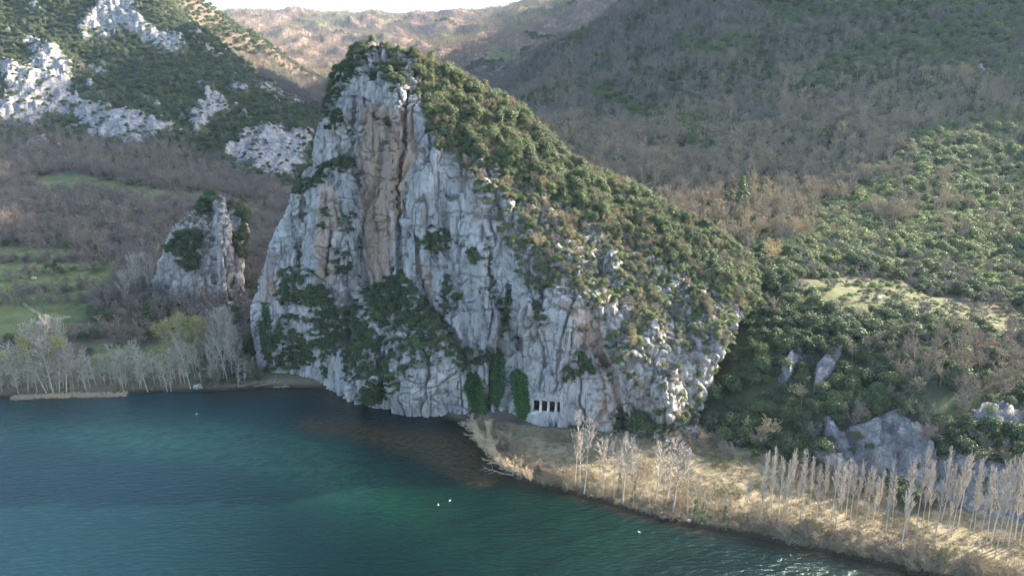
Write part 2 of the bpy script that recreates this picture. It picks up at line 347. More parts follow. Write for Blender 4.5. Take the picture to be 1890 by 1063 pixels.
def build_height(X, Y, want=False):
    base = bil(Hc, X, Y)
    d = lakedist(X, Y)
    P = P3(X, Y); sc = np.clip((Y - 120) / 500, 0.05, 3.0)
    n = fbm(P, (70, 70, 70), 5, 2) * 9.0 * sc * sstep(180, 420, Y) + (X > 0) * fbm(P3(X, Y * 0.45), (48, 48, 48), 3, 17, ridged=True) * 5.0 * sstep(225, 330, Y) * sstep(560, 430, Y) * sstep(60, 110, X) + fbm(P, (22, 22, 22), 4, 8) * 1.6 * sstep(3, 30, d)
    ridge = fbm(P3(X, Y * 0.4), (90, 90, 90), 4, 12, ridged=True) * (9 + 5 * (X > 0)) * sstep(250, 600, Y) + fbm(P, (330, 330, 330), 4, 21, ridged=True) * 45 * sstep(1050, 1900, Y)
    Z = base + n + ridge
    su = math.hypot(sv[0], sv[1]); s_ = (-X * sv[1] + Y * sv[0]) / su; t_ = (X * sv[0] + Y * sv[1]) / su
    shade_spur = 415 * sstep(183, 216, s_) * sstep(420, 340, s_) * sstep(720, 800, t_) * sstep(960, 860, t_) + 0.35 * n   # steep rise added out of view to shade the left valley and pinnacle
    Z = np.maximum(Z, shade_spur)
    ku = (1 - np.exp(-np.maximum(d, 0) / 14.0))
    shelf = 0.35 + 0.9 * sstep(0, 4, d) + 0.15 * fbm(P, 3.0, 3, 4)
    Z = np.where(d > 0, shelf * (1 - ku * 0.5) + np.maximum(Z - 0.6, 0) * ku, -0.16 * np.abs(d) - 0.05)
    # right bank: a level shelf between water and hill foot
    return Z, d
# foot of the hill on the right bank, in metres
FOOT = unproj_z([850,1000,1150,1300,1400,1480,1560,1650,1760,1890,2050], [770,787,800,812,832,862,888,912,935,962,1000], 1.6)[:, :2]
BANK = [tuple(p) for p in SHORE[16:]] + [tuple(p) for p in FOOT[::-1]]
AA, LL = np.meshgrid(az, ly); TY = np.exp(LL).ravel(); TX = (AA * np.exp(LL)).ravel()
TZ, TD = build_height(TX, TY)
near = TY < 200
bk = np.zeros(len(TX)); xn, yn = TX[near], TY[near]
mb = inpoly(xn, yn, BANK); db = dpoly(xn, yn, [tuple(p) for p in FOOT]); bank_s = np.where(mb | (xn < -8), db, 0)
bankflat = np.where(mb, 1.0, 0.0); bk[near] = bankflat
shelfz = 0.35 + 1.0 * sstep(0, 5, TD) + 0.3 * fbm(P3(TX, TY), 9.0, 3, 4)
inb = bk > 0
TZ = np.where(inb, shelfz, TZ)
# soften the foot of the slope
dn = np.full(len(TX), 99.0); dn[near] = db
soft = (~inb) & (TD > 0) & (TX > -10) & (dn < 12) & near
TZ = np.where(soft, shelfz + (TZ - shelfz) * sstep(0, 12, dn) , TZ)
gpx, gpy, gd = proj(P3(TX, TY, TZ)); TP = P3(TX, TY, TZ)
jit = 14
m_rock = union(gpx, gpy, Z_ROCK, 18, 30, TP) * sstep(380, 430, TY) * (TY < 800)
m_rockn = union(gpx, gpy, Z_ROCK_N, 6, 10, TP) * (TY < 420)
m_rock = np.maximum(m_rock * 0.74, m_rockn * 0.76)
m_rock = np.maximum(m_rock, (0.24 + 0.5 * sstep(0.18, 0.4, fbm(TP, (28, 28, 28), 4, 36))) * ((TY > 430) & (TY < 900) & (gpx < 620)) )
m_rock = np.maximum(m_rock, 0.30 * softpoly(gpx, gpy, Z_GULLY[0], 10) * (TY < 230))
m_grass = union(gpx, gpy, Z_GRASS, 5, 6, TP) * (TY < 440) * (gpx < 620)
m_dry = np.maximum(bk * sstep(0, 2, TD), union(gpx, gpy, Z_CLEAR, 8, 10, TP) * (TY < 260) * (gpx > 1300) * 0.08)
m_grass = np.maximum(m_grass, 0.75 * bk * softpoly(gpx, gpy, [(1230,815),(1300,820),(1420,850),(1500,880),(1490,900),(1360,870),(1260,845)], 12))
m_grass = np.maximum(m_grass, 0.95 * union(gpx, gpy, Z_MEADOW_FAR, 3) * (TY > 850))
m_grass = np.maximum(m_grass, 0.7 * sstep(0.1, 0.4, fbm(TP, 300, 3, 31)) * (TY > 1300))
m_grass = np.maximum(m_grass, union(gpx, gpy, Z_CLEAR, 8, 10, TP) * (TY < 260) * (gpx > 1300) * 0.65)
m_dry = np.maximum(m_dry, 0.5 * ((TY < 215) & (TX < -40) & (TD > 0)) * sstep(18, 4, TD))
m_far = sstep(800, 1050, TY)
m_scrub = np.maximum(((gpx < 640) & (TX < 0)) * sstep(400, 470, TY) * sstep(1150, 1050, TY), 0.8 * (~inb) * softpoly(gpx, gpy, Z_GULLY[0], 14) * (TY < 240))
m_scrub = np.maximum(m_scrub, 0.55 * (TX > 0) * (TY > 210) * sstep(950, 800, TY))
m_path = np.zeros(len(TX))
for pl in PATHS: m_path = np.maximum(m_path, sstep(1.6, 0.8, dpoly(gpx, gpy, pl)) * (TY < 260))
m_mud = sstep(1.5, 0.0, TD)
# crags stand out of the ground where rock shows
r1, r2, rv = worley(TP, (13, 13, 10), 3)
TZ = TZ + m_rock * sstep(0.2, 0.6, m_rock) * (sstep(300, 500, TY) * (fbm(TP, (12, 26, 12), 5, 14, ridged=True) * 9 + (rv - 0.3) * 6) + (TY < 300) * ((worley(TP, (4.5, 4.5, 4), 4)[2] - 0.4) * 2.6 + (rv - 0.4) * 2.5 + fbm(TP, 5, 4, 15, ridged=True) * 2.0))
TP = P3(TX, TY, TZ)
TZg = TZ.reshape(NY, NA)
def hgt(X, Y):
    X = np.asarray(X, float); Y = np.asarray(Y, float)
    a = np.clip(np.interp(X / Y, az, np.arange(NA)), 0, NA - 1.001); b = np.clip((np.log(Y) - ly[0]) / (ly[-1] - ly[0]) * (NY - 1), 0, NY - 1.001)
    i = a.astype(int); j = b.astype(int); fa = a - i; fb = b - j
    return TZg[j, i] * (1 - fa) * (1 - fb) + TZg[j, i + 1] * fa * (1 - fb) + TZg[j + 1, i] * (1 - fa) * fb + TZg[j + 1, i + 1] * fa * fb
me = mk_mesh('terrain', TP, gridfaces(NY, NA), M['ground'], True,
             dict(rock=m_rock, grass=m_grass, dry=m_dry, far=m_far, scrub=m_scrub, path=m_path, mud=m_mud))
tag(link('terrain', me), kind='structure')
# bed of the lake and land out of sight behind the camera: one big low sheet
bedv = np.array([(-6000, -6000, -14), (6000, -6000, -14), (6000, 6000, -14), (-6000, 6000, -14)], float)
me = mk_mesh('ground', bedv, np.array([[0, 1, 2, 3]]), M['ground'], False, dict(rock=np.zeros(4), grass=np.zeros(4), dry=np.zeros(4), far=np.zeros(4), scrub=np.zeros(4), path=np.zeros(4), mud=np.ones(4)))
tag(link('ground', me), kind='structure')
# ------------------------------------------------------------------ water
WX = np.concatenate([[-3000, -1500, -700, -400], np.arange(-260, 161, 1.6), [220, 400, 900, 2000]]); WY = np.concatenate([[-2500, -1200, -500, -200, -50, 20], np.arange(40, 181, 1.2)])
GX, GY = np.meshgrid(WX, WY); gx, gy = GX.ravel(), GY.ravel()
wd = -lakedist(gx, gy); wp = P3(gx, gy); wpx, wpy, _ = proj(wp)
wn1 = fbm(wp, 16, 4, 41); wn2 = fbm(wp, 5, 4, 43)
w_shal = softpoly(wpx, wpy, [(560,770),(640,775),(760,790),(860,800),(880,815),(900,850),(930,880),(890,895),(840,880),(760,840),(640,805),(540,790)], 16)
w_shal = np.clip(w_shal * (0.95 + 0.7 * wn2) + sstep(2.8, 0.2, wd + 1.4 * wn2) * (gx > -5) * 0.9 + 0.55 * sstep(9, 2, wd) * (gx < -35) * (gx > -75), 0, 1)
def gau(cx, cy, rx, ry, a=0):
    c, s = math.cos(a), math.sin(a); u = ((wpx - cx) * c + (wpy - cy) * s) / rx; v = (-(wpx - cx) * s + (wpy - cy) * c) / ry
    return np.exp(-(u * u + v * v))
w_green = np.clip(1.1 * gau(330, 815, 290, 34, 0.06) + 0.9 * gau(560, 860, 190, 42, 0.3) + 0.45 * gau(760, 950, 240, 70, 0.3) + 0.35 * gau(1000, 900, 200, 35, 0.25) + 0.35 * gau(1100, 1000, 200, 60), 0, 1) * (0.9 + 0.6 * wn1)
w_deep = sstep(120, 900, wpx + 0.7 * (wpy - 850) + 140 * wn1)  # deeper green rightwards, also darkened where sunlit to soften the crag's shadow edge
w_lt = np.clip(gau(100, 850, 380, 45, 0.1) + gau(0, 820, 300, 40), 0, 1)  # left water lightened, partly to make up for the crag's shadow there
t = T('lake_water'); pos = t.n('NewGeometry').outputs['Position']
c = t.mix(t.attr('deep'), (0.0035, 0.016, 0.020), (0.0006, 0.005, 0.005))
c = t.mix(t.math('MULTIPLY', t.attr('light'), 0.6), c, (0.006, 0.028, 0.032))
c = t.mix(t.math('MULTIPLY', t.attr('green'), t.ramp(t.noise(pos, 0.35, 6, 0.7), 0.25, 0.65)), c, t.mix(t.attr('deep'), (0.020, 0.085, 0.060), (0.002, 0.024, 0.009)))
weed = t.ramp(t.noise(pos, 0.8, 6, 0.75), 0.35, 0.65)
c = t.mix(t.math('MULTIPLY', t.attr('shallow'), 0.92), c, t.mix(weed, (0.010, 0.014, 0.008), (0.060, 0.034, 0.012)))
wv = t.n('Mapping', {'Vector': pos, 'Rotation': (0, 0, 0.35), 'Scale': (0.35, 1.0, 1.0)})
h = t.math('ADD', t.noise(wv.outputs[0], 1.7, 5, 0.62, 0.5), t.math('MULTIPLY', t.noise(pos, 0.28, 2), 0.5))
b = t.bump(h, 0.8, 0.5)
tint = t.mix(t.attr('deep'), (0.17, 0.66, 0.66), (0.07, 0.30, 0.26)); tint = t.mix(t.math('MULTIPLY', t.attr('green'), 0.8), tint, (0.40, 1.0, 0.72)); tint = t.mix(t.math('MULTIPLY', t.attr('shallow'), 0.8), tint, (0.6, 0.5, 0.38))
t.surf(c, 0.2, b, 0.5, IOR=1.7, Specular_Tint=tint)
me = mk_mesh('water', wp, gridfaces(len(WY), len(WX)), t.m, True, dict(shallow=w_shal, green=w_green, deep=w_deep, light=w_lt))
tag(link('water', me), kind='structure')
# ------------------------------------------------------------------ crags: closed rock bodies, resampled evenly, then weathered
def crag_body(left, right, ctrl, thick, top, bottom, rows, cols, bumps=(), steps=(), cracks=()):
    ctrl = np.array(ctrl, float)
    f = rbf_fit(ctrl[:, :2] / 100.0, ctrl[:, 2])
    left = np.array(left, float); right = np.array(right, float)
    pys = np.linspace(top, bottom, rows); V = []; W = []
    for py in pys:
        xl = np.interp(py, left[:, 1], left[:, 0]); xr = np.interp(py, right[:, 1], right[:, 0])
        q = np.linspace(0, 1, cols); q = 0.5 - 0.5 * np.cos(math.pi * q); q = 0.25 * q + 0.75 * np.linspace(0, 1, cols)
        px = xl + (xr - xl) * q; pyv = np.full(cols, py)
        Y = f(np.stack([px, pyv], 1) / 100.0)
        for (bx, by, rx, ry, rot, amp) in bumps:
            c, s = math.cos(rot), math.sin(rot); u = ((px - bx) * c + (pyv - by) * s) / rx; v = (-(px - bx) * s + (pyv - by) * c) / ry
            Y = Y - 1.6 * amp * np.exp(-(u * u + v * v) ** 1.3)
        for line, w, amp in cracks:
            Y = Y + 2.0 * amp * np.exp(-(dpoly(px, pyv, line) / w) ** 2)
        for line, w, amp, reach in steps:     # ledge: the rock under the line stands forward, fading out further down
            L = np.array(line, float); inside = (px > L[:, 0].min() - 10) & (px < L[:, 0].max() + 10)
            ly_ = np.interp(px, L[:, 0], L[:, 1]); dd = pyv - ly_
            ends = sstep(L[:, 0].min() - 12, L[:, 0].min() + 12, px) * sstep(L[:, 0].max() + 12, L[:, 0].max() - 12, px)
            Y = Y - amp * ends * sstep(-w, w, dd) * np.exp(-np.maximum(dd, 0) / reach)
        th = thick(py) * np.sqrt(np.clip(1 - (2 * q - 1) ** 2, 0, 1)) + 0.05
        V.append(unproj(px, pyv, Y)); W.append(unproj(px, pyv, Y + th))
    V = np.array(V); W = np.array(W); nr, nc = rows, cols
    A = V.reshape(-1, 3); B = W.reshape(-1, 3); Fa = gridfaces(nr, nc)[:, ::-1]; Fb = gridfaces(nr, nc) + nr * nc
    g = np.arange(nr * nc).reshape(nr, nc); h = g + nr * nc; ex = []
    for e1, e2 in ((g[:, 0], h[:, 0]), (h[:, -1], g[:, -1]), (g[-1, :], h[-1, :]), (h[0, :], g[0, :])):
        ex.append(np.stack([e1[:-1], e1[1:], e2[1:], e2[:-1]], 1))
    return np.vstack([A, B]), np.vstack([Fa, Fb] + ex)
def remesh(V, Fc, size):
    me = mk_mesh('tmp', V, Fc); o = link('tmp', me); m = o.modifiers.new('r', 'REMESH'); m.mode = 'VOXEL'; m.voxel_size = size
    dg = bpy.context.evaluated_depsgraph_get(); ev = o.evaluated_get(dg); n = ev.to_mesh()
    co = np.empty(len(n.vertices) * 3, np.float32); n.vertices.foreach_get('co', co)
    nn = len(n.polygons); ls = np.empty(nn, np.int32); n.polygons.foreach_get('loop_start', ls); lt = np.empty(nn, np.int32); n.polygons.foreach_get('loop_total', lt)
    vi = np.empty(len(n.loops), np.int32); n.loops.foreach_get('vertex_index', vi)
    q = ls[lt == 4]; Fq = np.stack([vi[q], vi[q + 1], vi[q + 2], vi[q + 3]], 1)
    ev.to_mesh_clear(); bpy.data.objects.remove(o); bpy.data.meshes.remove(me)
    return co.reshape(-1, 3).astype(float), Fq
def vnormals(V, Fc):
    a = V[Fc[:, 2]] - V[Fc[:, 0]]; b = V[Fc[:, 3]] - V[Fc[:, 1]]; n = np.cross(a, b); N = np.zeros_like(V)
    for k in range(4):
        for c in range(3): N[:, c] += np.bincount(Fc[:, k], n[:, c], len(V))
    return N / (np.linalg.norm(N, axis=1)[:, None] + 1e-9)
def smooth_field(V, Fc, N, it=3):
    E = np.vstack([Fc[:, [0, 1]], Fc[:, [1, 2]], Fc[:, [2, 3]], Fc[:, [3, 0]]])
    cnt = np.bincount(E[:, 0], minlength=len(V)) + np.bincount(E[:, 1], minlength=len(V)) + 1.0
    for _ in range(it):
        M_ = N.copy()
        for c in range(N.shape[1]): M_[:, c] += np.bincount(E[:, 0], N[E[:, 1], c], len(V)) + np.bincount(E[:, 1], N[E[:, 0], c], len(V))
        N = M_ / cnt[:, None]
    return N

LEFT = [(698,80),(680,84),(660,90),(640,104),(625,130),(612,160),(603,185),(596,220),(584,260),(572,300),(556,330),(540,360),(524,400),(508,440),(492,480),(474,525),(463,560),(466,600),(478,640),(486,680),(520,700),(560,715),(600,728),(640,750),(680,770),(720,785)]
LEFT = [(x, y) for x, y in zip([698,672,645,628,612,603,596,584,572,556,540,524,508,492,474,463,466,474,480,486,490,492], [80,86,102,130,160,185,220,260,300,330,360,400,440,480,525,560,600,640,700,760,820,860])]
RIGHT = [(704,80),(740,94),(775,115),(830,140),(870,160),(930,190),(985,230),(1040,280),(1110,330),(1180,362),(1240,395),(1310,430),(1370,475),(1390,512),(1384,550),(1368,580),(1345,620),(1322,680),(1296,740),(1284,800),(1280,860)]
CT = [(480,665,173),(486,720,170),(540,700,168.5),(600,718,163.5),(660,742,154.5),(720,755,150.5),(800,765,147.5),(870,778,144.5),(940,785,141.5),(1000,790,138.5),(1080,797,135.8),(1150,803,133.3),(1220,808,131.8),(1280,812,130.5),
 (490,850,166),(700,850,148),(900,850,140),(1100,850,133),(1280,860,129),
 (465,560,178),(500,500,179),(560,560,172.5),(560,450,177),(620,560,168.5),(620,450,173),(620,330,178),(570,320,183),(600,230,182),(640,150,182),
 (680,640,158.5),(690,540,166.5),(690,400,170),(690,250,172),(690,150,174),(700,85,178),
 (770,690,150.5),(790,620,153.5),(760,520,162.5),(760,400,166.5),(760,250,169),(760,150,173.5),
 (870,700,147),(860,600,151),(860,500,154.5),(850,400,158.5),(860,300,163),(830,200,171),(820,140,181),
 (950,700,143.5),(950,600,146.5),(950,500,149.5),(930,400,155.5),(930,300,165),(930,195,181),
 (1050,720,138),(1050,600,141.5),(1060,540,144.5),(1050,450,153),(1040,360,166),(1040,285,179),
 (1150,720,135.8),(1150,640,139.5),(1160,540,148.5),(1180,450,160),(1180,366,175),
 (1250,720,134.5),(1250,600,145),(1270,500,157.5),(1290,428,171),(1330,660,144),(1340,560,155),(1383,505,168),(1380,560,163),(1300,740,139)]
BUMPS = [(645,330,26,110,0.05,-1.5),(610,430,40,90,0.15,2.2),(575,480,22,60,0.3,1.5),(560,580,50,50,0,1.5),(690,330,30,200,0,-2.6),(735,330,14,150,0.02,2.0),(765,380,18,150,0.04,1.6),(800,330,26,120,0.1,2.2),
 (640,480,18,70,0.1,1.8),(660,700,55,45,0.3,2.5),(770,690,75,62,0.5,3.6),(720,585,30,30,0,1.4),(820,600,34,60,0.5,1.2),(740,210,60,45,0,1.6),(655,215,20,50,0.2,1.2),(740,130,50,30,0,-1.0),
 (900,560,30,120,-0.1,1.5),(975,580,40,60,0.2,1.6),(925,690,22,90,0,-2.2),(880,700,16,60,0,-1.0),(955,705,18,70,0,-1.0),(1060,600,50,70,-0.2,1.8),(1100,640,26,80,-0.3,-1.4),(1150,690,40,70,-0.3,1.2),(1180,770,40,30,0,-1.2),
 (1020,470,60,30,0,1.2),(1120,560,60,30,0,1.2),(1210,630,50,30,0,1.4),(1330,610,40,50,0.4,1.8),(1230,740,30,50,0,1.6),(1350,540,30,40,0,1.2)]
STEPS = [([(500,385),(560,345),(600,312),(655,300)], 5, 2.4, 70),([(505,510),(560,500),(620,545),(700,600)], 8, 3.0, 60),([(590,225),(615,215),(640,215)], 4, 1.8, 40),([(680,540),(740,512),(775,548)], 6, 2.6, 60),
 ([(770,545),(800,590),(835,640),(862,685)], 6, 2.6, 80),([(600,640),(650,630),(700,650)], 6, 2.4, 60),([(780,450),(830,440),(860,460)], 4, 1.2, 40),([(640,160),(700,120),(745,150)], 5, 1.6, 40),
 ([(975,565),(1000,590),(1012,600)], 4, 1.0, 30),([(1020,440),(1080,450),(1140,470)], 6, 2.0, 40),([(1080,540),(1150,560),(1230,590)], 6, 2.2, 40),([(1150,650),(1200,660),(1260,690)], 6, 2.0, 40),([(840,300),(900,330),(960,390)], 6, 1.6, 50),
 ([(480,600),(530,585),(590,600)], 6, 1.6, 50),([(620,700),(700,690),(760,640)], 6, 2.0, 60)]
CRACKS = [([(752,170),(748,230),(742,290),(733,350),(735,440),(738,520)], 3.5, 2.2),([(608,360),(612,410),(606,470),(602,520)], 3.5, 2.0),([(790,240),(800,330),(795,430)], 3, 1.5),([(655,180),(648,260),(660,330),(662,420),(668,520)], 3.0, 1.6),
 ([(770,420),(776,500),(790,560),(840,620),(866,690)], 3.5, 1.8),([(820,380),(826,450),(822,560)], 3, 1.2),([(560,370),(548,430),(556,500)], 3, 1.2),([(716,200),(724,300),(716,420),(722,500)], 3, 1.0),
 ([(900,440),(905,520),(930,580),(926,650)], 4, 1.4),([(940,530),(935,590),(955,640)], 4, 1.5),([(1090,600),(1105,650),(1135,700),(1150,780)], 4, 1.6),([(640,560),(645,620),(640,680)], 4, 1.2),([(700,640),(708,700),(700,740)], 4, 1.3),([(905,650),(903,700),(900,775)], 5, 1.8),([(1000,540),(1050,575),(1090,560)], 3, 1.0),([(690,130),(672,190),(690,215),(735,235)], 3, 1.2)]
def thick(py): return np.interp(py, [80, 120, 200, 400, 600, 860], [3, 9, 22, 45, 60, 66])
Vb, Fb_ = crag_body(LEFT, RIGHT, CT, thick, 80, 858, 420, 480, BUMPS, STEPS, CRACKS)
CV, CF = remesh(Vb, Fb_, 0.30)
def weather(V, Fc, amp=1.0, rough=None, keep=None, flute=1.0):
    N = smooth_field(V, Fc, vnormals(V, Fc), 6); N /= np.linalg.norm(N, axis=1)[:, None] + 1e-9
    k = 1.0 if rough is None else rough
    wob = np.stack([fbm(V, 9, 3, 51), fbm(V, 9, 3, 52), fbm(V, 9, 3, 53)], 1) * 2.0
    d = fbm(V, (15, 15, 26), 4, 60) * 1.7
    d = d + flute * (1 - 0.7 * k) * (fbm(V + wob, (3.6, 5, 30), 3, 63, ridged=True) - 0.1) * 0.35
    F1, F2, cv = worley(V + wob * 0.9, (6.5, 6.5, 9.5), 2); d = d + (0.10 + 1.1 * k) * ((cv - 0.5) * 1.3 - 0.9 * np.exp(-((F2 - F1) / 0.09) ** 2))
    F1, F2, cv = worley(V + wob * 0.5, (2.4, 2.4, 3.2), 5); d = d + (0.10 + 0.65 * k) * ((cv - 0.5) * 0.9 - 0.5 * np.exp(-((F2 - F1) / 0.12) ** 2))
    d = d + fbm(V, (1.6, 1.6, 2.6), 4, 70, ridged=True) * (0.15 + 0.3 * k)
    G1, G2, gv = worley(V + wob * 0.8, (8, 8, 26), 9); d = d + (1 - 0.75 * k) * ((gv - 0.5) * 1.9 - 0.9 * np.exp(-((G2 - G1) / 0.04) ** 2))
    G1, G2, gv = worley(V + wob * 0.5, (3.5, 3.5, 10), 11); d = d + (1 - 0.75 * k) * ((gv - 0.5) * 0.55 - 0.3 * np.exp(-((G2 - G1) / 0.05) ** 2))
    n1_ = fbm(V + wob, (7, 9, 55), 3, 75); n2_ = fbm(V + wob * 0.7, (3.2, 4, 22), 3, 78); n3_ = fbm(V + wob * 2, (14, 14, 5), 3, 81)
    d = d - (1 - 0.6 * k) * (2.2 * np.exp(-(n1_ / 0.03) ** 2) + 0.45 * np.exp(-(n2_ / 0.03) ** 2) * (n1_ > -0.1) + 0.8 * np.exp(-(n3_ / 0.03) ** 2))
    if keep is not None: d = d * keep
    W = V + N * (d * amp)[:, None]
    return W, N
cpx, cpy, cdp = proj(CV)
FLANK = [(775,115),(830,140),(930,190),(1040,280),(1180,360),(1300,425),(1400,490),(1400,560),(1345,640),(1300,800),(1235,810),(1190,740),(1150,690),(1105,620),(1070,545),(1000,530),(955,515),(930,440),(880,370),(840,290),(800,270),(775,190)]
rough = softpoly(cpx, cpy, FLANK, 14)
TOMB = (984, 736, 1034, 762)         # the row of cut openings
keep = 1 - 0.97 * softpoly(cpx, cpy, [(968,720),(1048,722),(1050,782),(966,780)], 8)
CW, CN = weather(CV, CF, 1.0, rough, keep)
# stains and moss
ST = [([(672,195),(735,200),(760,250),(758,330),(728,420),(712,520),(680,530),(668,420),(660,300)],1.0),([(715,190),(762,205),(770,300),(745,330),(740,250)],0.9),([(590,340),(622,340),(632,420),(612,470),(590,500),(575,430)],0.8),([(596,470),(625,470),(620,520),(580,515)],0.8),
 ([(492,505),(520,500),(512,545),(470,575),(478,540)],0.75),([(1040,560),(1090,560),(1115,600),(1110,650),(1085,665),(1060,600)],0.85),([(1095,640),(1120,650),(1148,720),(1140,790),(1100,790),(1110,700)],0.8),([(775,560),(800,580),(820,640),(790,640)],0.3),([(770,480),(800,500),(798,560),(775,540)],0.7),([(610,220),(640,200),(640,240),(590,270)],0.4),([(960,560),(990,560),(985,690),(970,690)],0.25),([(860,300),(900,330),(890,420),(850,400)],0.35)]
stain = np.zeros(len(CW))
for p, a in ST: stain = np.maximum(stain, a * softpoly(cpx, cpy, p, 9))
up = np.clip(CN[:, 2], 0, 1)
moss = np.clip(sstep(0.25, 0.7, up) * 0.75 + 0.35 * rough, 0, 1)
front = CN[:, 1] < 0.75
# cut the openings of the tomb
fc = CF
cent = CW[fc].mean(1); fx, fy, fd = proj(cent)
hole = (fx > TOMB[0] + 1) & (fx < TOMB[2] - 1) & (fy > TOMB[1] + 1) & (fy < TOMB[3] - 1) & (fd < 165)
me = mk_mesh('cliff', CW, fc[~hole], M['rock'], False, dict(stain=stain, moss=moss))
tag(link('cliff', me), 'tall pale limestone crag with orange streaks standing over the lake shore', None, None, 'structure')
# ---- the small pinnacle in the valley on the left
PL = [(404,357),(388,362),(366,384),(345,402),(318,412),(305,430),(296,470),(288,520),(284,560),(280,600)]
PR = [(408,357),(425,362),(440,378),(455,398),(455,430),(450,460),(452,490),(452,530),(458,570),(462,600)]
PC = [(406,358,226),(370,400,222),(320,430,222),(300,500,219),(400,420,218),(450,400,224),(420,500,214),(370,500,213),(330,500,215),(455,520,219),(370,570,211),(300,590,216),(440,590,213)]
Vb2, Fb2 = crag_body(PL, PR, PC, lambda p: np.interp(p, [357, 400, 600], [4, 12, 22]), 357, 598, 130, 120,
   [(350,450,24,40,0,1.5),(415,430,22,70,0,2.0),(385,400,10,60,0.2,-1.2),(330,500,18,30,0,1.0)], [([(300,455),(345,470),(380,520)],5,1.5,40)], [([(388,380),(392,450),(398,520)],4,1.5),([(432,400),(436,470),(430,530)],4,1.0)])
PV, PF = remesh(Vb2, Fb2, 0.42)
ppx, ppy, _ = proj(PV)
PW, PN = weather(PV, PF, 1.1, np.full(len(PV), 0.45))
me = mk_mesh('cliff', PW, PF, M['rock'], False, dict(stain=0.2 * np.ones(len(PW)), moss=np.clip(sstep(0.3, 0.7, PN[:, 2]) * 0.9, 0, 1)))
tag(link('cliff', me), 'small lone pale rock pinnacle rising from the wooded valley floor', None, None, 'structure')
print('CRAG', len(CW), len(PW))
# ------------------------------------------------------------------ rock-cut tomb low on the crag wall
q00 = unproj(TOMB[0], TOMB[1], 139.0); q10 = unproj(TOMB[2], TOMB[1], 139.0)
# measured frame: left and right top corners pulled onto the rock surface
def surfY(px, py):
    m = (np.abs(cpx - px) < 2.5) & (np.abs(cpy - py) < 2.5) & (cdp < 165)
    return CW[m][:, 1].min() if m.any() else 140.0
tl = unproj(TOMB[0], TOMB[1] - 1.5, surfY(TOMB[0] - 3, TOMB[1] - 3)); tr = unproj(TOMB[2], TOMB[1] + 3, surfY(TOMB[2] + 3, TOMB[1] - 3))
bl = unproj(TOMB[0], TOMB[3] - 3, surfY(TOMB[0] - 3, TOMB[3] + 3)); br = unproj(TOMB[2], TOMB[3] + 0.5, surfY(TOMB[2] + 3, TOMB[3] + 3))
ex_ = (tr - tl); Wd = float(np.linalg.norm(ex_[:2])); ang = 0.45 * math.atan2(ex_[1], ex_[0]); Ht = float(tl[2] - bl[2])
print('TOMB', tl, tr, bl, br, Wd, Ht)
t = T('tomb_stone'); pos = t.n('NewGeometry').outputs['Position']
t.surf(t.mix(t.noise(t.vmul(pos, (1, 1, 0.4)), 1.3, 6, 0.7), (0.50, 0.44, 0.38), (0.66, 0.60, 0.53)), 0.9, t.bump(t.noise(pos, 3, 5), 0.15, 0.5)); M['tomb'] = t.m
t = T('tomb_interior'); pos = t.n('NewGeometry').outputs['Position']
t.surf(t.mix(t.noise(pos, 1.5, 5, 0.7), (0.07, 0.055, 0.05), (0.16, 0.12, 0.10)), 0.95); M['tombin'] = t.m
def boxv(x0, x1, y0, y1, z0, z1, jit=0.0, n=5):
    """a cut-stone block with slightly uneven faces"""
    xs, ys, zs = (np.linspace(a, b, n) for a, b in ((x0, x1), (y0, y1), (z0, z1))); V = []; Fc = []; idx = {}
    def vid(i, j, k):
        if (i, j, k) not in idx:
            idx[(i, j, k)] = len(V); r = rng.normal(size=3) * jit; V.append((xs[i] + r[0], ys[j] + r[1], zs[k] + r[2]))
        return idx[(i, j, k)]
    for a in range(n - 1):
        for b in range(n - 1):
            for s in (0, n - 1):
                f = [(s, a, b), (s, a + 1, b), (s, a + 1, b + 1), (s, a, b + 1)]; Fc.append([vid(*p) for p in (f if s else f[::-1])])
                f = [(a, s, b), (a, s, b + 1), (a + 1, s, b + 1), (a + 1, s, b)]; Fc.append([vid(*p) for p in (f if s else f[::-1])])
                f = [(a, b, s), (a + 1, b, s), (a + 1, b + 1, s), (a, b + 1, s)]; Fc.append([vid(*p) for p in (f if s else f[::-1])])
    return np.array(V), np.array(Fc)
def merge(parts):
    V = []; Fc = []; o = 0
    for v, f in parts: V.append(v); Fc.append(f + o); o += len(v)
    return np.vstack(V), np.vstack(Fc)
tomb = empty('rock_tomb', bl, ang)
tag(tomb, 'row of four dark openings cut in the pale cliff wall with stone pillars between', 'rock tomb')
e = 0.45
zt, zb = Ht, 0.0
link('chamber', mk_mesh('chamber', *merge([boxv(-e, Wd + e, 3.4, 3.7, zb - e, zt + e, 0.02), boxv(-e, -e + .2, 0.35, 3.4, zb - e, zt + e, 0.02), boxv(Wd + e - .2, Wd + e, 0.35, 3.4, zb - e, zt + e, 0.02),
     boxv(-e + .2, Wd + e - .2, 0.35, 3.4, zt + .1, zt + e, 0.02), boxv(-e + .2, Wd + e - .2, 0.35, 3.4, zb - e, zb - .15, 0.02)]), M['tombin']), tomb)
link('lintel', mk_mesh('lintel', *boxv(-e, Wd + e, -0.12, 0.7, zt, zt + .75, 0.035, 9), M['rock'], attrs={}), tomb)
link('sill', mk_mesh('sill', *boxv(-e, Wd + e, -0.16, 0.9, zb - .7, zb, 0.035, 9), M['tomb']), tomb)
for x0, x1 in ((-e, 0.12), (Wd - 0.05, Wd + e)): link('jamb', mk_mesh('jamb', *boxv(x0, x1, -0.1, 0.9, zb, zt, 0.03), M['rock']), tomb)
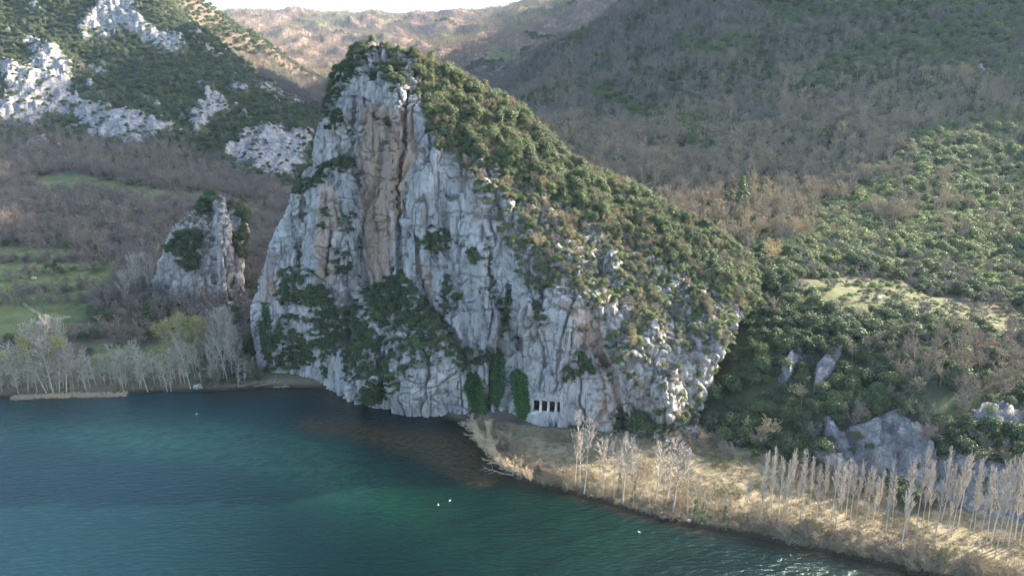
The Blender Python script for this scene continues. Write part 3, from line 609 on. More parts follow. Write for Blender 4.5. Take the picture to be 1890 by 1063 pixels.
def pillar(x, w, lean):
    ring = []; n = 12; V = []; Fc = []
    for k, (z, r) in enumerate(((0, w * 1.15), (.12, w * 1.15), (.16, w * .9), (Ht * .5, w * .82), (Ht - .3, w * .85), (Ht - .22, w * 1.05), (Ht, w * 1.2))):
        for a in range(n):
            th = 2 * math.pi * a / n; V.append((x + lean * z + r * math.copysign(abs(math.cos(th)) ** .7, math.cos(th)), 0.35 + r * math.copysign(abs(math.sin(th)) ** .7, math.sin(th)), z))
    for k in range(6):
        for a in range(n): Fc.append([k * n + a, k * n + (a + 1) % n, (k + 1) * n + (a + 1) % n, (k + 1) * n + a])
    return np.array(V), np.array(Fc)
for fx_, w in ((0.245, .33), (0.515, .33), (0.78, .36)):
    link('pillar', mk_mesh('pillar', *pillar(Wd * fx_, w, 0.03), M['tomb'], True), tomb)
# ------------------------------------------------------------------ plant builders
def unit(v): return v / (np.linalg.norm(v, axis=-1, keepdims=True) + 1e-9)
def leaf_quads(C, Nn, size, r, asp=0.62):
    """one quad per centre, facing roughly Nn"""
    n = len(C); d = unit(Nn + r.normal(size=(n, 3)) * 0.75); a = unit(np.cross(d, r.normal(size=(n, 3)))); b = np.cross(d, a)
    s = (size * r.uniform(0.65, 1.35, n))[:, None]
    V = np.stack([C - a * s * 0.5, C + b * s * asp * 0.5, C + a * s * 0.5, C - b * s * asp * 0.5], 1).reshape(-1, 3)
    return V, np.arange(4 * n).reshape(-1, 4)
def crown_mesh(name, seed, mat, nclump=34, per=34, size=0.2, flat=0.85, zc=0.75, spread=1.0, cone=False):
    r = np.random.default_rng(seed); u = unit(r.normal(size=(nclump, 3))); u[:, 2] = np.abs(u[:, 2]) * 1.1 - 0.35
    rad = r.uniform(0.35, 0.85, nclump) ** 0.7 * spread
    c = u * rad[:, None] * np.array([1, 1, flat]); c[:, 2] += zc
    if cone:
        hh = r.uniform(0, 1, nclump); th = r.uniform(0, 6.28, nclump); rr = (1 - hh) * 0.62 * r.uniform(0.4, 1, nclump) + 0.03
        c = np.stack([np.cos(th) * rr, np.sin(th) * rr, 0.25 + hh * 2.3], 1)
    cr = r.uniform(0.16, 0.46, nclump) * (0.6 if cone else 1); tone = r.uniform(0, 1, nclump)
    dirs = unit(r.normal(size=(nclump, per, 3))); dirs[..., 2] = np.abs(dirs[..., 2]) * np.where(r.random((nclump, per)) < 0.8, 1, -1)
    C = (c[:, None] + dirs * (cr[:, None, None] * r.uniform(0.3, 1.3, (nclump, per, 1)) ** 0.8)).reshape(-1, 3)
    V, Fq = leaf_quads(C, (dirs + 0.5 * unit(c[:, None] - np.array([0, 0, zc]))).reshape(-1, 3), size, r)
    me = mk_mesh(name, V, Fq, mat); lf = np.repeat(tone, per) * 0.75 + r.random(nclump * per) * 0.4 - 0.1
    set_attr(me, 'leaf', lf, 'FACE'); return me
def prisms(S, sides=3):
    """tapered twigs from segments (p0,p1,r0,r1)"""
    P0, P1, r0, r1 = S; d = unit(P1 - P0); h = np.where(np.abs(d[:, 2:3]) < 0.9, np.array([[0, 0, 1.0]]), np.array([[1.0, 0, 0]]))
    a = unit(np.cross(d, h)); b = np.cross(d, a); n = len(P0)
    if sides == 1:
        th = rng.uniform(0, 6.28, n)[:, None]; w = a * np.cos(th) + b * np.sin(th)
        V = np.stack([P0 - w * r0[:, None], P0 + w * r0[:, None], P1 + w * r1[:, None], P1 - w * r1[:, None]], 1).reshape(-1, 3); return V, np.arange(4 * n).reshape(-1, 4)
    V = []
    for P, r in ((P0, r0), (P1, r1)):
        for k in range(sides):
            t_ = 2 * math.pi * k / sides; V.append(P + (a * math.cos(t_) + b * math.sin(t_)) * r[:, None])
    V = np.stack(V, 1).reshape(-1, 3); base = np.arange(n)[:, None] * 2 * sides
    Fq = np.concatenate([base + np.array([k, (k + 1) % sides, sides + (k + 1) % sides, sides + k]) for k in range(sides)]); return V, Fq
def grow(P, D, L, r0, r1, nseg, up, jit, r):
    """bending branches; returns segments and the polyline points"""
    segs = []; pts = [P.copy()]; ds = []
    for k in range(nseg):
        D = unit(D + np.array([0, 0, up]) + r.normal(size=D.shape) * jit); Q = P + D * (L / nseg)[:, None]
        a = r0 + (r1 - r0) * k / nseg; b = r0 + (r1 - r0) * (k + 1) / nseg
        segs.append((P, Q, a, b)); ds.append(D); P = Q; pts.append(Q)
    S = tuple(np.concatenate([s[i] for s in segs]) for i in range(4)); return S, pts, ds
def spawn(pts, ds, n, lo, r):
    m = len(pts[0]); k = np.repeat(np.arange(m), n); t_ = r.uniform(lo, 0.98, len(k)) * (len(pts) - 1); i = np.minimum(t_.astype(int), len(pts) - 2); f = (t_ - i)[:, None]
    Pp = np.array(pts); Dd = np.array(ds); return Pp[i, k] * (1 - f) + Pp[i + 1, k] * f, Dd[i, k], k, t_ / (len(pts) - 1)
def bare_tree(seed, H=1.0, lo=0.3, n1=16, n2=6, n3=4, L1=0.33, ang=0.9, up=0.12, tr=0.012, env=None, lean=0.03, tw=0.0022, wob=0.03, top=True, sides=(5, 3, 1), stems=1):
    """trunk segments, crown segments for a leafless tree of height H"""
    r = np.random.default_rng(seed)
    P = np.zeros((stems, 3)); P[:, :2] = r.normal(size=(stems, 2)) * (0.02 if stems > 1 else 0); D = np.tile([0, 0, 1.0], (stems, 1)) + r.normal(size=(stems, 3)) * (lean if stems == 1 else 0.35) * np.array([1, 1, 0])
    S0, pts, ds = grow(P, unit(D), np.full(stems, H * 0.97) * r.uniform(0.85, 1, stems), np.full(stems, tr), np.full(stems, tr * 0.12), 7, 0.06 if stems > 1 else 0.0, wob, r)
    p, d, k, t_ = spawn(pts, ds, n1, lo, r); th = r.uniform(0, 6.28, len(p)); side = np.stack([np.cos(th), np.sin(th), np.zeros(len(p))], 1)
    a = ang * r.uniform(0.75, 1.2, len(p)); D1 = d * np.cos(a)[:, None] + side * np.sin(a)[:, None]
    e = env(t_) if env else (1.15 - t_) * 1.0
    L = L1 * H * e * r.uniform(0.7, 1.15, len(p)); ra = tr * (1.05 - t_) * 0.5 + tw
    S1, q1, d1 = grow(p, D1, L, ra, ra * 0.35, 3, up, 0.12, r)
    p2, dd, k2, t2 = spawn(q1, d1, n2, 0.2, r); D2 = unit(dd + r.normal(size=dd.shape) * 0.62 + np.array([0, 0, up * 2])); L2 = L[k2] * 0.5 * r.uniform(0.5, 1.1, len(p2)) * (1.15 - t2 * 0.6)
    S2, q2, d2 = grow(p2, D2, L2, np.full(len(p2), tw * 1.5), np.full(len(p2), tw * 0.8), 2, up, 0.15, r)
    p3, d3, k3, t3 = spawn(q2, d2, n3, 0.15, r); D3 = unit(d3 + r.normal(size=d3.shape) * 0.6 + np.array([0, 0, up * 2])); L3 = L2[k3] * 0.55 * r.uniform(0.5, 1.2, len(p3))
    S3 = (p3, p3 + D3 * L3[:, None], np.full(len(p3), tw), np.full(len(p3), tw * 0.3))
    T_ = prisms(S0, sides[0]); Cc = merge([prisms(S1, sides[1]), prisms(S2, sides[2]), prisms(S3, sides[2])])
    tips = S3[1]; return T_, Cc, tips
def scatter(name, label, cat, meshes, P, idx, scale, rot, tint, group=None):
    """plants beyond counting: one object whose points carry the plants"""
    if len(P) == 0: return None
    c = bpy.data.collections.new(name + '_kinds')
    for k, m in enumerate(meshes): c.objects.link(bpy.data.objects.new('%s_%02d' % (name, k), m))
    me = bpy.data.meshes.new(name); me.vertices.add(len(P)); me.vertices.foreach_set('co', np.ascontiguousarray(P, np.float32).ravel())
    at = me.attributes.new('kindno', 'INT', 'POINT'); at.data.foreach_set('value', np.asarray(idx, np.int32))
    set_attr(me, 'tint', tint)
    for k, a in (('size', scale), ('turn', rot)):
        at = me.attributes.new(k, 'FLOAT_VECTOR', 'POINT'); at.data.foreach_set('vector', np.ascontiguousarray(a, np.float32).ravel())
    o = link(name, me); g = bpy.data.node_groups.new(name, 'GeometryNodeTree')
    g.interface.new_socket('Geometry', in_out='INPUT', socket_type='NodeSocketGeometry'); g.interface.new_socket('Geometry', in_out='OUTPUT', socket_type='NodeSocketGeometry')
    N = g.nodes.new; gi = N('NodeGroupInput'); go = N('NodeGroupOutput'); ci = N('GeometryNodeCollectionInfo'); ip = N('GeometryNodeInstanceOnPoints'); mp = N('GeometryNodeMeshToPoints')
    ci.inputs['Collection'].default_value = c; ci.inputs['Separate Children'].default_value = True; ci.inputs['Reset Children'].default_value = True
    def na(n, ty):
        a = N('GeometryNodeInputNamedAttribute'); a.data_type = ty; a.inputs['Name'].default_value = n; return a.outputs['Attribute']
    L = g.links.new; L(gi.outputs[0], mp.inputs['Mesh']); L(mp.outputs[0], ip.inputs['Points']); L(ci.outputs[0], ip.inputs['Instance']); ip.inputs['Pick Instance'].default_value = True
    L(na('kindno', 'INT'), ip.inputs['Instance Index']); L(na('size', 'FLOAT_VECTOR'), ip.inputs['Scale']); L(na('turn', 'FLOAT_VECTOR'), ip.inputs['Rotation']); L(ip.outputs[0], go.inputs[0])
    m = o.modifiers.new('plants', 'NODES'); m.node_group = g
    tag(o, label, cat, group, 'stuff'); return o
# ---- kinds
EV = [crown_mesh('evergreen_shrub', 100 + k, M['ever'], 26 + 5 * k, 40, 0.15, 0.8 + 0.12 * (k % 3), 0.7 + 0.1 * (k % 3), 1.0 + 0.12 * (k % 2)) for k in range(6)]
TALLEV = [crown_mesh('evergreen_tree', 130 + k, M['ever'], 44, 30, 0.17, 1.35, 1.25, 0.9) for k in range(3)]
CON = [crown_mesh('conifer', 150 + k, M['ever'], 60, 26, 0.15, cone=True) for k in range(2)]
def bare_one(name, seed, mat, **kw):
    T_, C_, tips = bare_tree(seed, **kw); V, Fq = merge([T_, C_]); return mk_mesh(name, V, Fq, mat)
round_env = lambda t_: 0.55 + 0.9 * np.sin(np.clip(t_, 0, 1) * 3.0) * 0.5
BT = [bare_one('bare_tree', 200 + k, M['bare'], lo=0.22, n1=13, n2=6, n3=4, L1=0.42, ang=0.85, up=0.14, tr=0.016, tw=0.0042, env=round_env, sides=(3, 1, 1)) for k in range(6)]
BTN = [bare_one('bare_tree', 230 + k, M['bare'], lo=0.22, n1=15, n2=8, n3=6, L1=0.42, ang=0.85, up=0.14, tr=0.014, tw=0.0030, env=round_env, sides=(4, 3, 1)) for k in range(4)]
BS = [bare_one('bare_shrub', 260 + k, M['bare'], lo=0.05, n1=7, n2=7, n3=5, L1=0.45, ang=0.7, up=0.08, tr=0.014, tw=0.0048, env=lambda t_: 1.1 - 0.4 * t_, stems=5, sides=(3, 1, 1)) for k in range(5)]
FAR = [bare_one('far_tree', 290 + k, M['bare'], lo=0.2, n1=12, n2=4, n3=2, L1=0.42, ang=0.85, up=0.12, tr=0.02, tw=0.011, env=round_env, sides=(3, 1, 1)) for k in range(3)]
def tuft(name, seed, mat, n=26, spread=0.5, lean=0.45, w=0.02):
    r = np.random.default_rng(seed); b = r.normal(size=(n, 3)) * spread * 0.35; b[:, 2] = 0; th = r.uniform(0, 6.28, n); l = r.uniform(0.05, lean, n) + 0.05
    d = np.stack([np.cos(th) * l, np.sin(th) * l, np.ones(n)], 1); L = r.uniform(0.45, 1, n)[:, None]; m = b + d * L * 0.55; e = m + (d + np.stack([np.cos(th), np.sin(th), np.zeros(n)], 1) * 0.4) * L * 0.45
    q = np.full(n, w); V, Fq = merge([prisms((b, m, q, q * 0.8), 1), prisms((m, e, q * 0.8, q * 0.2), 1)]); return mk_mesh(name, V, Fq, mat)
GT = [tuft('dry_grass', 320 + k, M['grass'], 30, 1.2, 0.9, 0.035) for k in range(5)]
RD = [tuft('reed', 340 + k, M['reed'], 34, 0.9, 0.3, 0.03) for k in range(4)]
# ------------------------------------------------------------------ what hides what (so the plants that show largest become things of their own)
DW, DH, DS = 630, 354, 3.0
zb_ = np.full(DW * DH, 1e9)
for Vv in (TP, CW, PW):
    x, y, d = proj(Vv); ok = (x > 0) & (x < 1890) & (y > 0) & (y < 1062) & (d > 2)
    k = (y[ok] / DS).astype(int) * DW + (x[ok] / DS).astype(int); np.minimum.at(zb_, k, d[ok])
zb_ = zb_.reshape(DH, DW)
_z2 = zb_.copy()
for a in (-1, 0, 1):
    for b in (-1, 0, 1): _z2 = np.minimum(_z2, np.roll(np.roll(zb_, a, 0), b, 1))
zb_ = np.where(zb_ > 1e8, _z2, zb_)
def visible(P, h):
    Q = np.array(P, float); Q[:, 2] += h * 0.8; x, y, d = proj(Q); ok = (x > 2) & (x < 1888) & (y > 2) & (y < 1060)
    i = np.clip((y / DS).astype(int), 0, DH - 1); j = np.clip((x / DS).astype(int), 0, DW - 1); return ok & (d < zb_[i, j] * 1.01 + 1.5)
# footprint of the crags, so nothing grows inside them
foot = {}
for Vv in (CW, PW):
    ix = np.floor(Vv[:, 0]).astype(int)
    for k in np.unique(ix):
        yy = Vv[ix == k][:, 1]; foot.setdefault(k, []).append((yy.min() + 0.5, yy.max() - 1.0))
def inside_crag(X, Y):
    o = np.zeros(len(X), bool); ix = np.floor(X).astype(int)
    for k, rs in foot.items():
        m = ix == k
        for a, b in rs: o |= m & (Y > a) & (Y < b)
    return o
# ------------------------------------------------------------------ candidates on the ground
def jgrid(x0, x1, y0, y1, s):
    gx_, gy_ = np.meshgrid(np.arange(x0, x1, s), np.arange(y0, y1, s)); gx_ = gx_.ravel() + rng.uniform(-.5, .5, gx_.size) * s; gy_ = gy_.ravel() + rng.uniform(-.5, .5, gy_.size) * s; return gx_, gy_
X1, Y1_ = jgrid(-330, 330, 105, 400, 2.35); X2, Y2_ = jgrid(-560, 560, 400, 860, 3.3); X3, Y3_ = jgrid(-560, 200, 860, 1150, 5.5)
X = np.concatenate([X1, X2, X3]); Y = np.concatenate([Y1_, Y2_, Y3_])
k = (np.abs(X / Y) < np.where((X > 0) & (Y < 420), 1.15, 0.86)); X, Y = X[k], Y[k]
ld_ = lakedist(X, Y); k = (ld_ > 1.5) & ~inside_crag(X, Y); X, Y, ld_ = X[k], Y[k], ld_[k]
Z = hgt(X, Y); P = P3(X, Y, Z); gx_, gy_, gd_ = proj(P)
inbank = inpoly(X, Y, BANK)
n14 = fbm(P3(X, Y), 24, 3, 80); n5 = fbm(P3(X, Y), 9, 3, 83); n60 = fbm(P3(X, Y), 70, 3, 87)
jx, jy = gx_ + 20 * n14, gy_ + 14 * n5
def U(polys): 
    o = np.zeros(len(jx), bool)
    for p in polys: o |= inpoly(jx, jy, p)
    return o
left = (gx_ < 640) & (X < 0)
grass = U(Z_GRASS) & left & (Y < 440); woodl = U(Z_WOOD_L) & left; woodl2 = U(Z_WOOD_L2) & left & (Y > 600)
rockm = np.zeros(len(X), bool)
for p in Z_ROCK: rockm |= inpoly(gx_ + 30 * n5 + 20 * n14, gy_ + 22 * n14 + 14 * n5, p)
rockm &= left & (Y > 390) & (Y < 820)
rockn = np.zeros(len(X), bool)
for p in Z_ROCK_N: rockn |= inpoly(gx_ + 6 * n5, gy_, p)
rockn &= Y < 420
pE = np.zeros(len(X)); pB = np.zeros(len(X)); sz = np.full(len(X), 1.7); tE = 0.25 + 0.3 * n5; tB = 0.12 + 0.25 * n5; hB = np.full(len(X), 6.5)
m = left & (Y > 400); pE[m] = 0.85 + 0.5 * n14[m]; pB[m] = 0.05; sz[m] = 2.1; tE[m] = 0.22 + 0.5 * n5[m]
m = left & (Y > 840); pE[m] = 0.85; sz[m] = 3.2; tE[m] = 0.45
m = rockm; pE[m] = 0.08 + 0.5 * (n5[m] > 0.12); sz[m] = 1.5; pB[m] = 0
m = woodl; pE[m] = 0.06 + 0.18 * (n14[m] > 0.2); pB[m] = 0.80; sz[m] = 1.8
m = woodl2 & (Y > 600); pE[m] = 0.05; pB[m] = 0.95; hB[m] = 9; tB[m] = 0.08
m = left & (Y < 200); pB[m] = 0.09; pE[m] = 0.03; tB[m] = 0.25; hB[m] = 4.5
m = left & (Y < 250) & (gx_ > 380); pB[m] = 0.55; pE[m] = 0.35; tE[m] = 0.15
m = left & (Y < 290) & (gx_ > 200) & (gx_ <= 400) & (gy_ < 640); pB[m] = 0.6; pE[m] = 0.22
m = grass; pE[m] = 0; pB[m] = 0.012 + 0.10 * (n5[m] > 0.33); hB[m] = 3.2
HEDGE = [[(0,482),(120,481),(210,478)],[(20,520),(60,508),(140,500),(200,497)],[(30,545),(150,532),(170,530)],[(0,562),(60,560),(150,556),(230,545)],[(0,640),(100,625),(200,620)]]
for h_ in HEDGE:
    m = left & (Y < 300) & (dpoly(gx_ + 6 * n5, gy_ + 3 * n14, h_) < 4.5); pB[m] = 0.75; pE[m] = 0.08; hB[m] = 3.2
m = (~left) & (Y > 170) & ~inbank
greenR = U(Z_GREEN_R) & m; mixR = U(Z_MIX_R) & m; gul = inpoly(jx, jy, Z_GULLY[0]) & (Y < 260) & ~inbank & (X > 10); clr = U(Z_CLEAR) & (Y < 260) & (X > 30)
pE[m] = 0.12 + 0.5 * (n14[m] > 0.05) * (n60[m] > -0.3); pB[m] = 0.92 - pE[m]; hB[m] = 7.0; sz[m] = 2.2; tB[m] = 0.16 + 0.3 * n5[m] + 0.2 * n60[m]
q = m & (gy_ > 250) & (gy_ < 500) & (gx_ > 1100); tB[q] = 0.50 + 0.6 * n5[q]
q = m & (gx_ > 1430) & (gy_ > 140) & (gy_ < 520); tB[q] = 0.42 + 0.5 * n5[q]
q = m & (gx_ > 900) & (gx_ < 1350) & (gy_ > 200) & (gy_ < 420) & (Y < 420); tB[q] = 0.38 + 0.4 * n5[q]
pE[greenR] = 0.80; pB[greenR] = 0.12; tE[greenR] = 0.6 + 0.4 * n5[greenR]; sz[greenR] = 2.7
pE[mixR] = np.where(n14[mixR] > -0.2, 0.86, 0.35); pB[mixR] = 1 - pE[mixR] - 0.05; tE[mixR] = 0.9 + 0.5 * n5[mixR]; sz[mixR] = 2.2
q = (~left) & (Y <= 215) & ~inbank & (X > 8); pE[q] = 0.7; pB[q] = 0.16; sz[q] = 1.9; tB[q] = 0.15; hB[q] = 4.4
pE[gul] = 0.9; pB[gul] = 0.05; sz[gul] = 1.9; tE[gul] = 0.20 + 0.5 * n5[gul] + 0.25 * n14[gul]
q = gul & (gx_ > 1640) & (gy_ > 620) & (gy_ < 780); pE[q] = 0.3; pB[q] = 0.55; tB[q] = 0.35
pE[clr] = 0.34; pB[clr] = 0.07; hB[clr] = 2.5; sz[clr] = 0.8; tE[clr] = 0.8
pE[rockn] = 0.10 + 0.55 * (n5[rockn] > 0.15); pB[rockn] = 0.03; sz[rockn] = 0.9
pE[inbank] = 0.0; pB[inbank] = 0.0
q = inbank & (dpoly(X, Y, [tuple(p) for p in FOOT]) < 5) & (gx_ > 1240); pE[q] = 0.2; pB[q] = 0.5; hB[q] = 3.0; sz[q] = 1.2; tB[q] = 0.2
q = (Y > 850) & (inpoly(gx_, gy_, Z_MEADOW_FAR[0]) | inpoly(gx_, gy_, Z_MEADOW_FAR[1])); pE[q] = 0; pB[q] = 0
u = rng.random(len(X)); isE = u < pE; isB = (~isE) & (u < pE + pB)
def pack(mask, scale, tint, sq=1.0):
    return dict(P=P[mask], s=scale[mask], t=np.clip(tint[mask] + rng.normal(size=mask.sum()) * 0.10, 0, 1))
gE = pack(isE, sz * rng.uniform(0.55, 1.25, len(X)), tE); gE['P'][:, 2] -= 0.15 * gE['s']
gB = pack(isB, hB * rng.uniform(0.65, 1.25, len(X)), tB)
# ------------------------------------------------------------------ candidates on the crags
C_DENSE = [[(628,108),(660,86),(690,84),(700,95),(680,110),(650,140),(625,180),(605,205),(594,222),(596,195),(610,160)],
 [(690,110),(740,112),(752,150),(735,160),(705,150),(692,130)],[(705,82),(760,96),(775,112),(760,112),(720,95)],
 [(562,340),(600,303),(640,290),(656,300),(640,316),(600,332),(570,356)],[(598,215),(635,208),(632,232),(605,240)],
 [(510,548),(535,508),(560,504),(595,525),(612,550),(640,580),(690,605),(700,640),(670,668),(620,655),(585,640),(562,625),(580,590),(560,560),(525,570)],
 [(676,545),(700,520),(745,508),(770,548),(800,580),(768,610),(735,600),(720,620),(690,590)],
 [(770,575),(800,575),(820,620),(850,650),(862,682),(845,690),(820,650),(790,640),(775,620)],
 [(782,440),(815,424),(832,440),(828,466),(800,470),(786,462)],[(655,738),(690,700),(705,712),(712,735),(690,748),(665,745)],[(700,670),(712,665),(735,720),(715,725)],
 [(862,465),(876,460),(884,480),(874,492)],[(822,515),(832,510),(838,545),(850,550),(848,562),(828,548)],[(920,560),(940,540),(945,580),(930,600)],[(975,558),(990,560),(1010,595),(1000,600)],
 [(1060,655),(1072,652),(1098,684),(1088,692),(1072,690),(1062,700)],[(618,470),(640,465),(648,500),(632,515),(622,500)],[(545,350),(560,335),(565,350),(548,366)],
 [(640,640),(660,650),(700,690),(680,700),(650,680)],[(600,640),(612,650),(604,700),(596,680)],[(745,640),(770,628),(800,632),(790,645),(760,650)],
 [(1128,770),(1150,760),(1165,800),(1140,806)],[(740,680),(752,676),(757,700),(745,700)],[(858,650),(880,640),(905,660),(880,680)],[(490,640),(520,600),(560,620),(590,660),(560,680),(500,690)],[(1040,690),(1055,680),(1062,700),(1045,708)]]
FL2 = [(770,112),(830,135),(930,185),(1040,275),(1180,357),(1312,425),(1400,488),(1400,556),(1350,640),(1300,805),(1230,812),(1195,740),(1150,690),(1110,615),(1085,560),(1030,535),(985,530),(955,515),(945,470),(925,440),(900,400),(872,330),(845,285),(808,280),(792,230),(785,170)]
wpx_, wpy_, wdp_ = proj(CW); nn = fbm(CW, 6.5, 3, 90); n2_ = fbm(CW, 15, 3, 93)
vis = visible(CW, 0.0) & (CN[:, 1] < 0.9)
dens = np.zeros(len(CW))
fl = softpoly(wpx_ + 10 * nn, wpy_ + 8 * n2_, FL2, 8)
upper = sstep(330, 260, wpy_ - (wpx_ - 900) * 0.55)
gaps = (nn < 0.20 - 0.27 * upper) | (CN[:, 2] < 0.12)
dens = np.maximum(dens, fl * np.where(gaps, 0.05, 0.6) * (0.85 + 0.3 * upper))
dens = np.maximum(dens, 0.95 * fl * sstep(0.25, 0.6, upper) * np.where(nn < -0.22, 0.15, 1))
ridge_ = sstep(26, 10, dpoly(wpx_, wpy_, RIGHT[2:15])); dens = np.maximum(dens, ridge_ * 0.7)
low = softpoly(wpx_, wpy_, [(1080,560),(1350,560),(1330,700),(1290,800),(1160,720),(1100,640)], 14); dens = np.where(low > 0.5, dens * np.where(n2_ < 0.0, 0.2, 0.9), dens)
for p in C_DENSE: dens = np.maximum(dens, np.where(nn > -0.08, 0.75, 0.10) * softpoly(wpx_ + 9 * nn, wpy_ + 7 * n2_, p, 4))
dens = np.where((wpx_ > 300) & (wpx_ < 1100) & (CN[:, 2] > 0.45) & (fl < 0.3), np.maximum(dens, 0.22 * (n2_ > 0.02)), dens)       # small ledges hold tufts
dens[(wpx_ > TOMB[0] - 16) & (wpx_ < TOMB[2] + 14) & (wpy_ > TOMB[1] - 16) & (wpy_ < TOMB[3] + 16)] = 0
dens[CW[:, 2] < 1.5] = 0
def pick_surf(V, N, dens, vis, cell):
    k = np.where(vis & (rng.random(len(V)) < dens * 0.8))[0]; rng.shuffle(k); key = np.floor(V[k] / cell + 0.45 * np.stack([pnoise(V[k] / 3.1, q_) for q_ in (1, 2, 3)], 1)).astype(int); _, f = np.unique(key, axis=0, return_index=True); return k[f]
ks = pick_surf(CW, CN, dens, vis, 1.35)
patch = np.zeros(len(CW), bool)
for p in C_DENSE: patch |= inpoly(wpx_, wpy_, p)
s_ = np.where(patch[ks], rng.uniform(0.5, 1.15, len(ks)), np.where(fl[ks] > 0.4, rng.uniform(0.35, 1.0, len(ks)) * (1 + 0.7 * upper[ks]), rng.uniform(0.3, 0.7, len(ks))))
t_ = np.where(patch[ks], 0.25 + 0.5 * n2_[ks], np.where(fl[ks] > 0.4, 0.80 - 0.42 * upper[ks] + 0.5 * n2_[ks], 0.3)) + rng.normal(size=len(ks)) * 0.2
cE = dict(P=CW[ks] + CN[ks] * (0.25 * s_)[:, None] - np.array([0, 0, 1]) * (0.45 * s_)[:, None], s=s_, t=np.clip(t_, 0, 1))
zone_c = np.where(patch[ks], 1, np.where(fl[ks] > 0.4, 0, 2))
kb = pick_surf(CW, CN, dens * (fl > 0.4) * 0.12, vis, 2.0)   # leafless shrubs between the evergreens
# pinnacle
qx, qy, _ = proj(PW); pvv = visible(PW, 0) & (PN[:, 1] < 0.9)
dp = np.zeros(len(PW))
for p in ([(312,462),(340,432),(366,430),(372,480),(360,505),(338,492)],[(365,385),(385,365),(395,358),(390,380),(372,398)],[(425,362),(445,378),(456,400),(450,420),(436,390)],[(430,440),(456,430),(452,480),(438,470)],[(296,420),(312,412),(306,440)]):
    dp = np.maximum(dp, softpoly(qx, qy, p, 4))
kp = pick_surf(PW, PN, dp * 0.9, pvv, 1.7); sp = rng.uniform(0.9, 1.7, len(kp))
cP = dict(P=PW[kp] + PN[kp] * 0.2 - np.array([0, 0, 1]) * (0.4 * sp)[:, None], s=sp, t=np.clip(0.08 + rng.normal(size=len(kp)) * 0.1, 0, 1))
AE = {q: np.concatenate([gE[q], cE[q], cP[q]]) for q in ('P', 's', 't')}
AEz = np.concatenate([np.full(len(gE['s']), 9), zone_c, np.full(len(cP['s']), 5)])
print('EVERGREEN', len(AE['s']), 'BARE', len(gB['s']))
def rank(P, s, h):
    v = visible(P, h); _, _, d = proj(P); sc = np.where(v, s / d, 0); return np.argsort(-sc)
def eulers(n, tilt=0.08): return np.stack([rng.normal(size=n) * tilt, rng.normal(size=n) * tilt, rng.uniform(0, 6.28, n)], 1)
def place_one(name, me, loc, sc, rot, tint, label, cat, group):
    o = link(name, me); o.location = loc.tolist(); o.scale = sc; o.rotation_euler = rot.tolist(); o['tint'] = float(tint); return tag(o, label, cat, group)
order = rank(AE['P'], AE['s'], AE['s'] * 1.3); top = order[:300]; rest = order[300:]
px_, py_, _ = proj(AE['P'])
shade = lambda t: 'dark green' if t < 0.3 else ('mid green' if t < 0.55 else 'olive green')
for i in top:
    z = AEz[i]; t1 = AE['t'][i]
    if z == 0: w = 'among pale rocks on the right flank of the crag'; gp = 'flank'
    elif z == 1: w = 'on a ledge of the shaded crag face'; gp = 'ledges'
    elif z == 2: w = 'rooted in a crack of the big crag wall'; gp = 'cracks'
    elif z == 5: w = 'growing on the small rock pinnacle in the valley'; gp = 'pinnacle'
    elif px_[i] > 1240 and py_[i] > 620: w = 'on the shaded hillside above the row of bare poplars'; gp = 'hillside foot'
    elif px_[i] > 1240 and px_[i] < 1480: w = 'in the dark gully right of the big crag'; gp = 'gully'
    elif px_[i] >= 1480: w = 'around the dry clearing on the right hillside'; gp = 'clearing'
    else: w = 'on the valley floor beside the rock pinnacle'; gp = 'valley'
    s = AE['s'][i]; r = rng.uniform(0.85, 1.15, 3)
    place_one('evergreen_shrub', EV[int(rng.integers(6))], AE['P'][i], (s * r[0], s * r[1], s * r[2]), eulers(1)[0], t1, '%s evergreen shrub %s' % (shade(t1), w), 'shrub', '%s shrubs, %s' % (shade(t1), gp))
Pr, sr, tr_ = AE['P'][rest], AE['s'][rest], AE['t'][rest]; n = len(rest)
scatter('evergreen_scrub', 'dense green scrub and holm oak covering the crag flank and the hillsides', 'scrub', EV + TALLEV, Pr, np.where(rng.random(n) < 0.12, 6 + rng.integers(0, 3, n), rng.integers(0, 6, n)), sr[:, None] * rng.uniform(0.75, 1.3, (n, 3)), eulers(n), tr_)
order = rank(gB['P'], gB['s'], gB['s']); top = order[:300]; rest = order[300:]; px_, py_, _ = proj(gB['P'])
for i in top:
    t1 = gB['t'][i]; small = gB['s'][i] < 4.6
    col_ = 'grey brown' if t1 < 0.35 else 'tan brown'
    if px_[i] < 640: w = 'in the wooded valley left of the big crag' if px_[i] > 250 else 'around the green meadows on the left'; gp = 'left valley'
    elif py_[i] > 640: w = 'low on the shaded right hillside above the poplars'; gp = 'right foot'
    elif px_[i] > 1440: w = 'in the wood above the dry clearing on the right'; gp = 'right wood'
    else: w = 'in the side valley behind the ridge of the big crag'; gp = 'side valley'
    s = gB['s'][i]; me = BS[int(rng.integers(5))] if small else BTN[int(rng.integers(4))]
    place_one('bare_shrub' if small else 'bare_tree', me, gB['P'][i], (s * 1.1, s * 1.1, s), eulers(1)[0], t1, 'leafless %s %s %s' % (col_, 'shrub' if small else 'tree', w), 'shrub' if small else 'tree', 'leafless %s %s, %s' % (col_, 'shrubs' if small else 'trees', gp))
Pr, sr, tr_ = gB['P'][rest], gB['s'][rest], gB['t'][rest]
Pr = np.vstack([Pr, CW[kb] - np.array([0, 0, 0.3])]); sr = np.concatenate([sr, rng.uniform(1.6, 3.0, len(kb))]); tr_ = np.concatenate([tr_, rng.uniform(0.2, 0.9, len(kb))]); n = len(Pr)
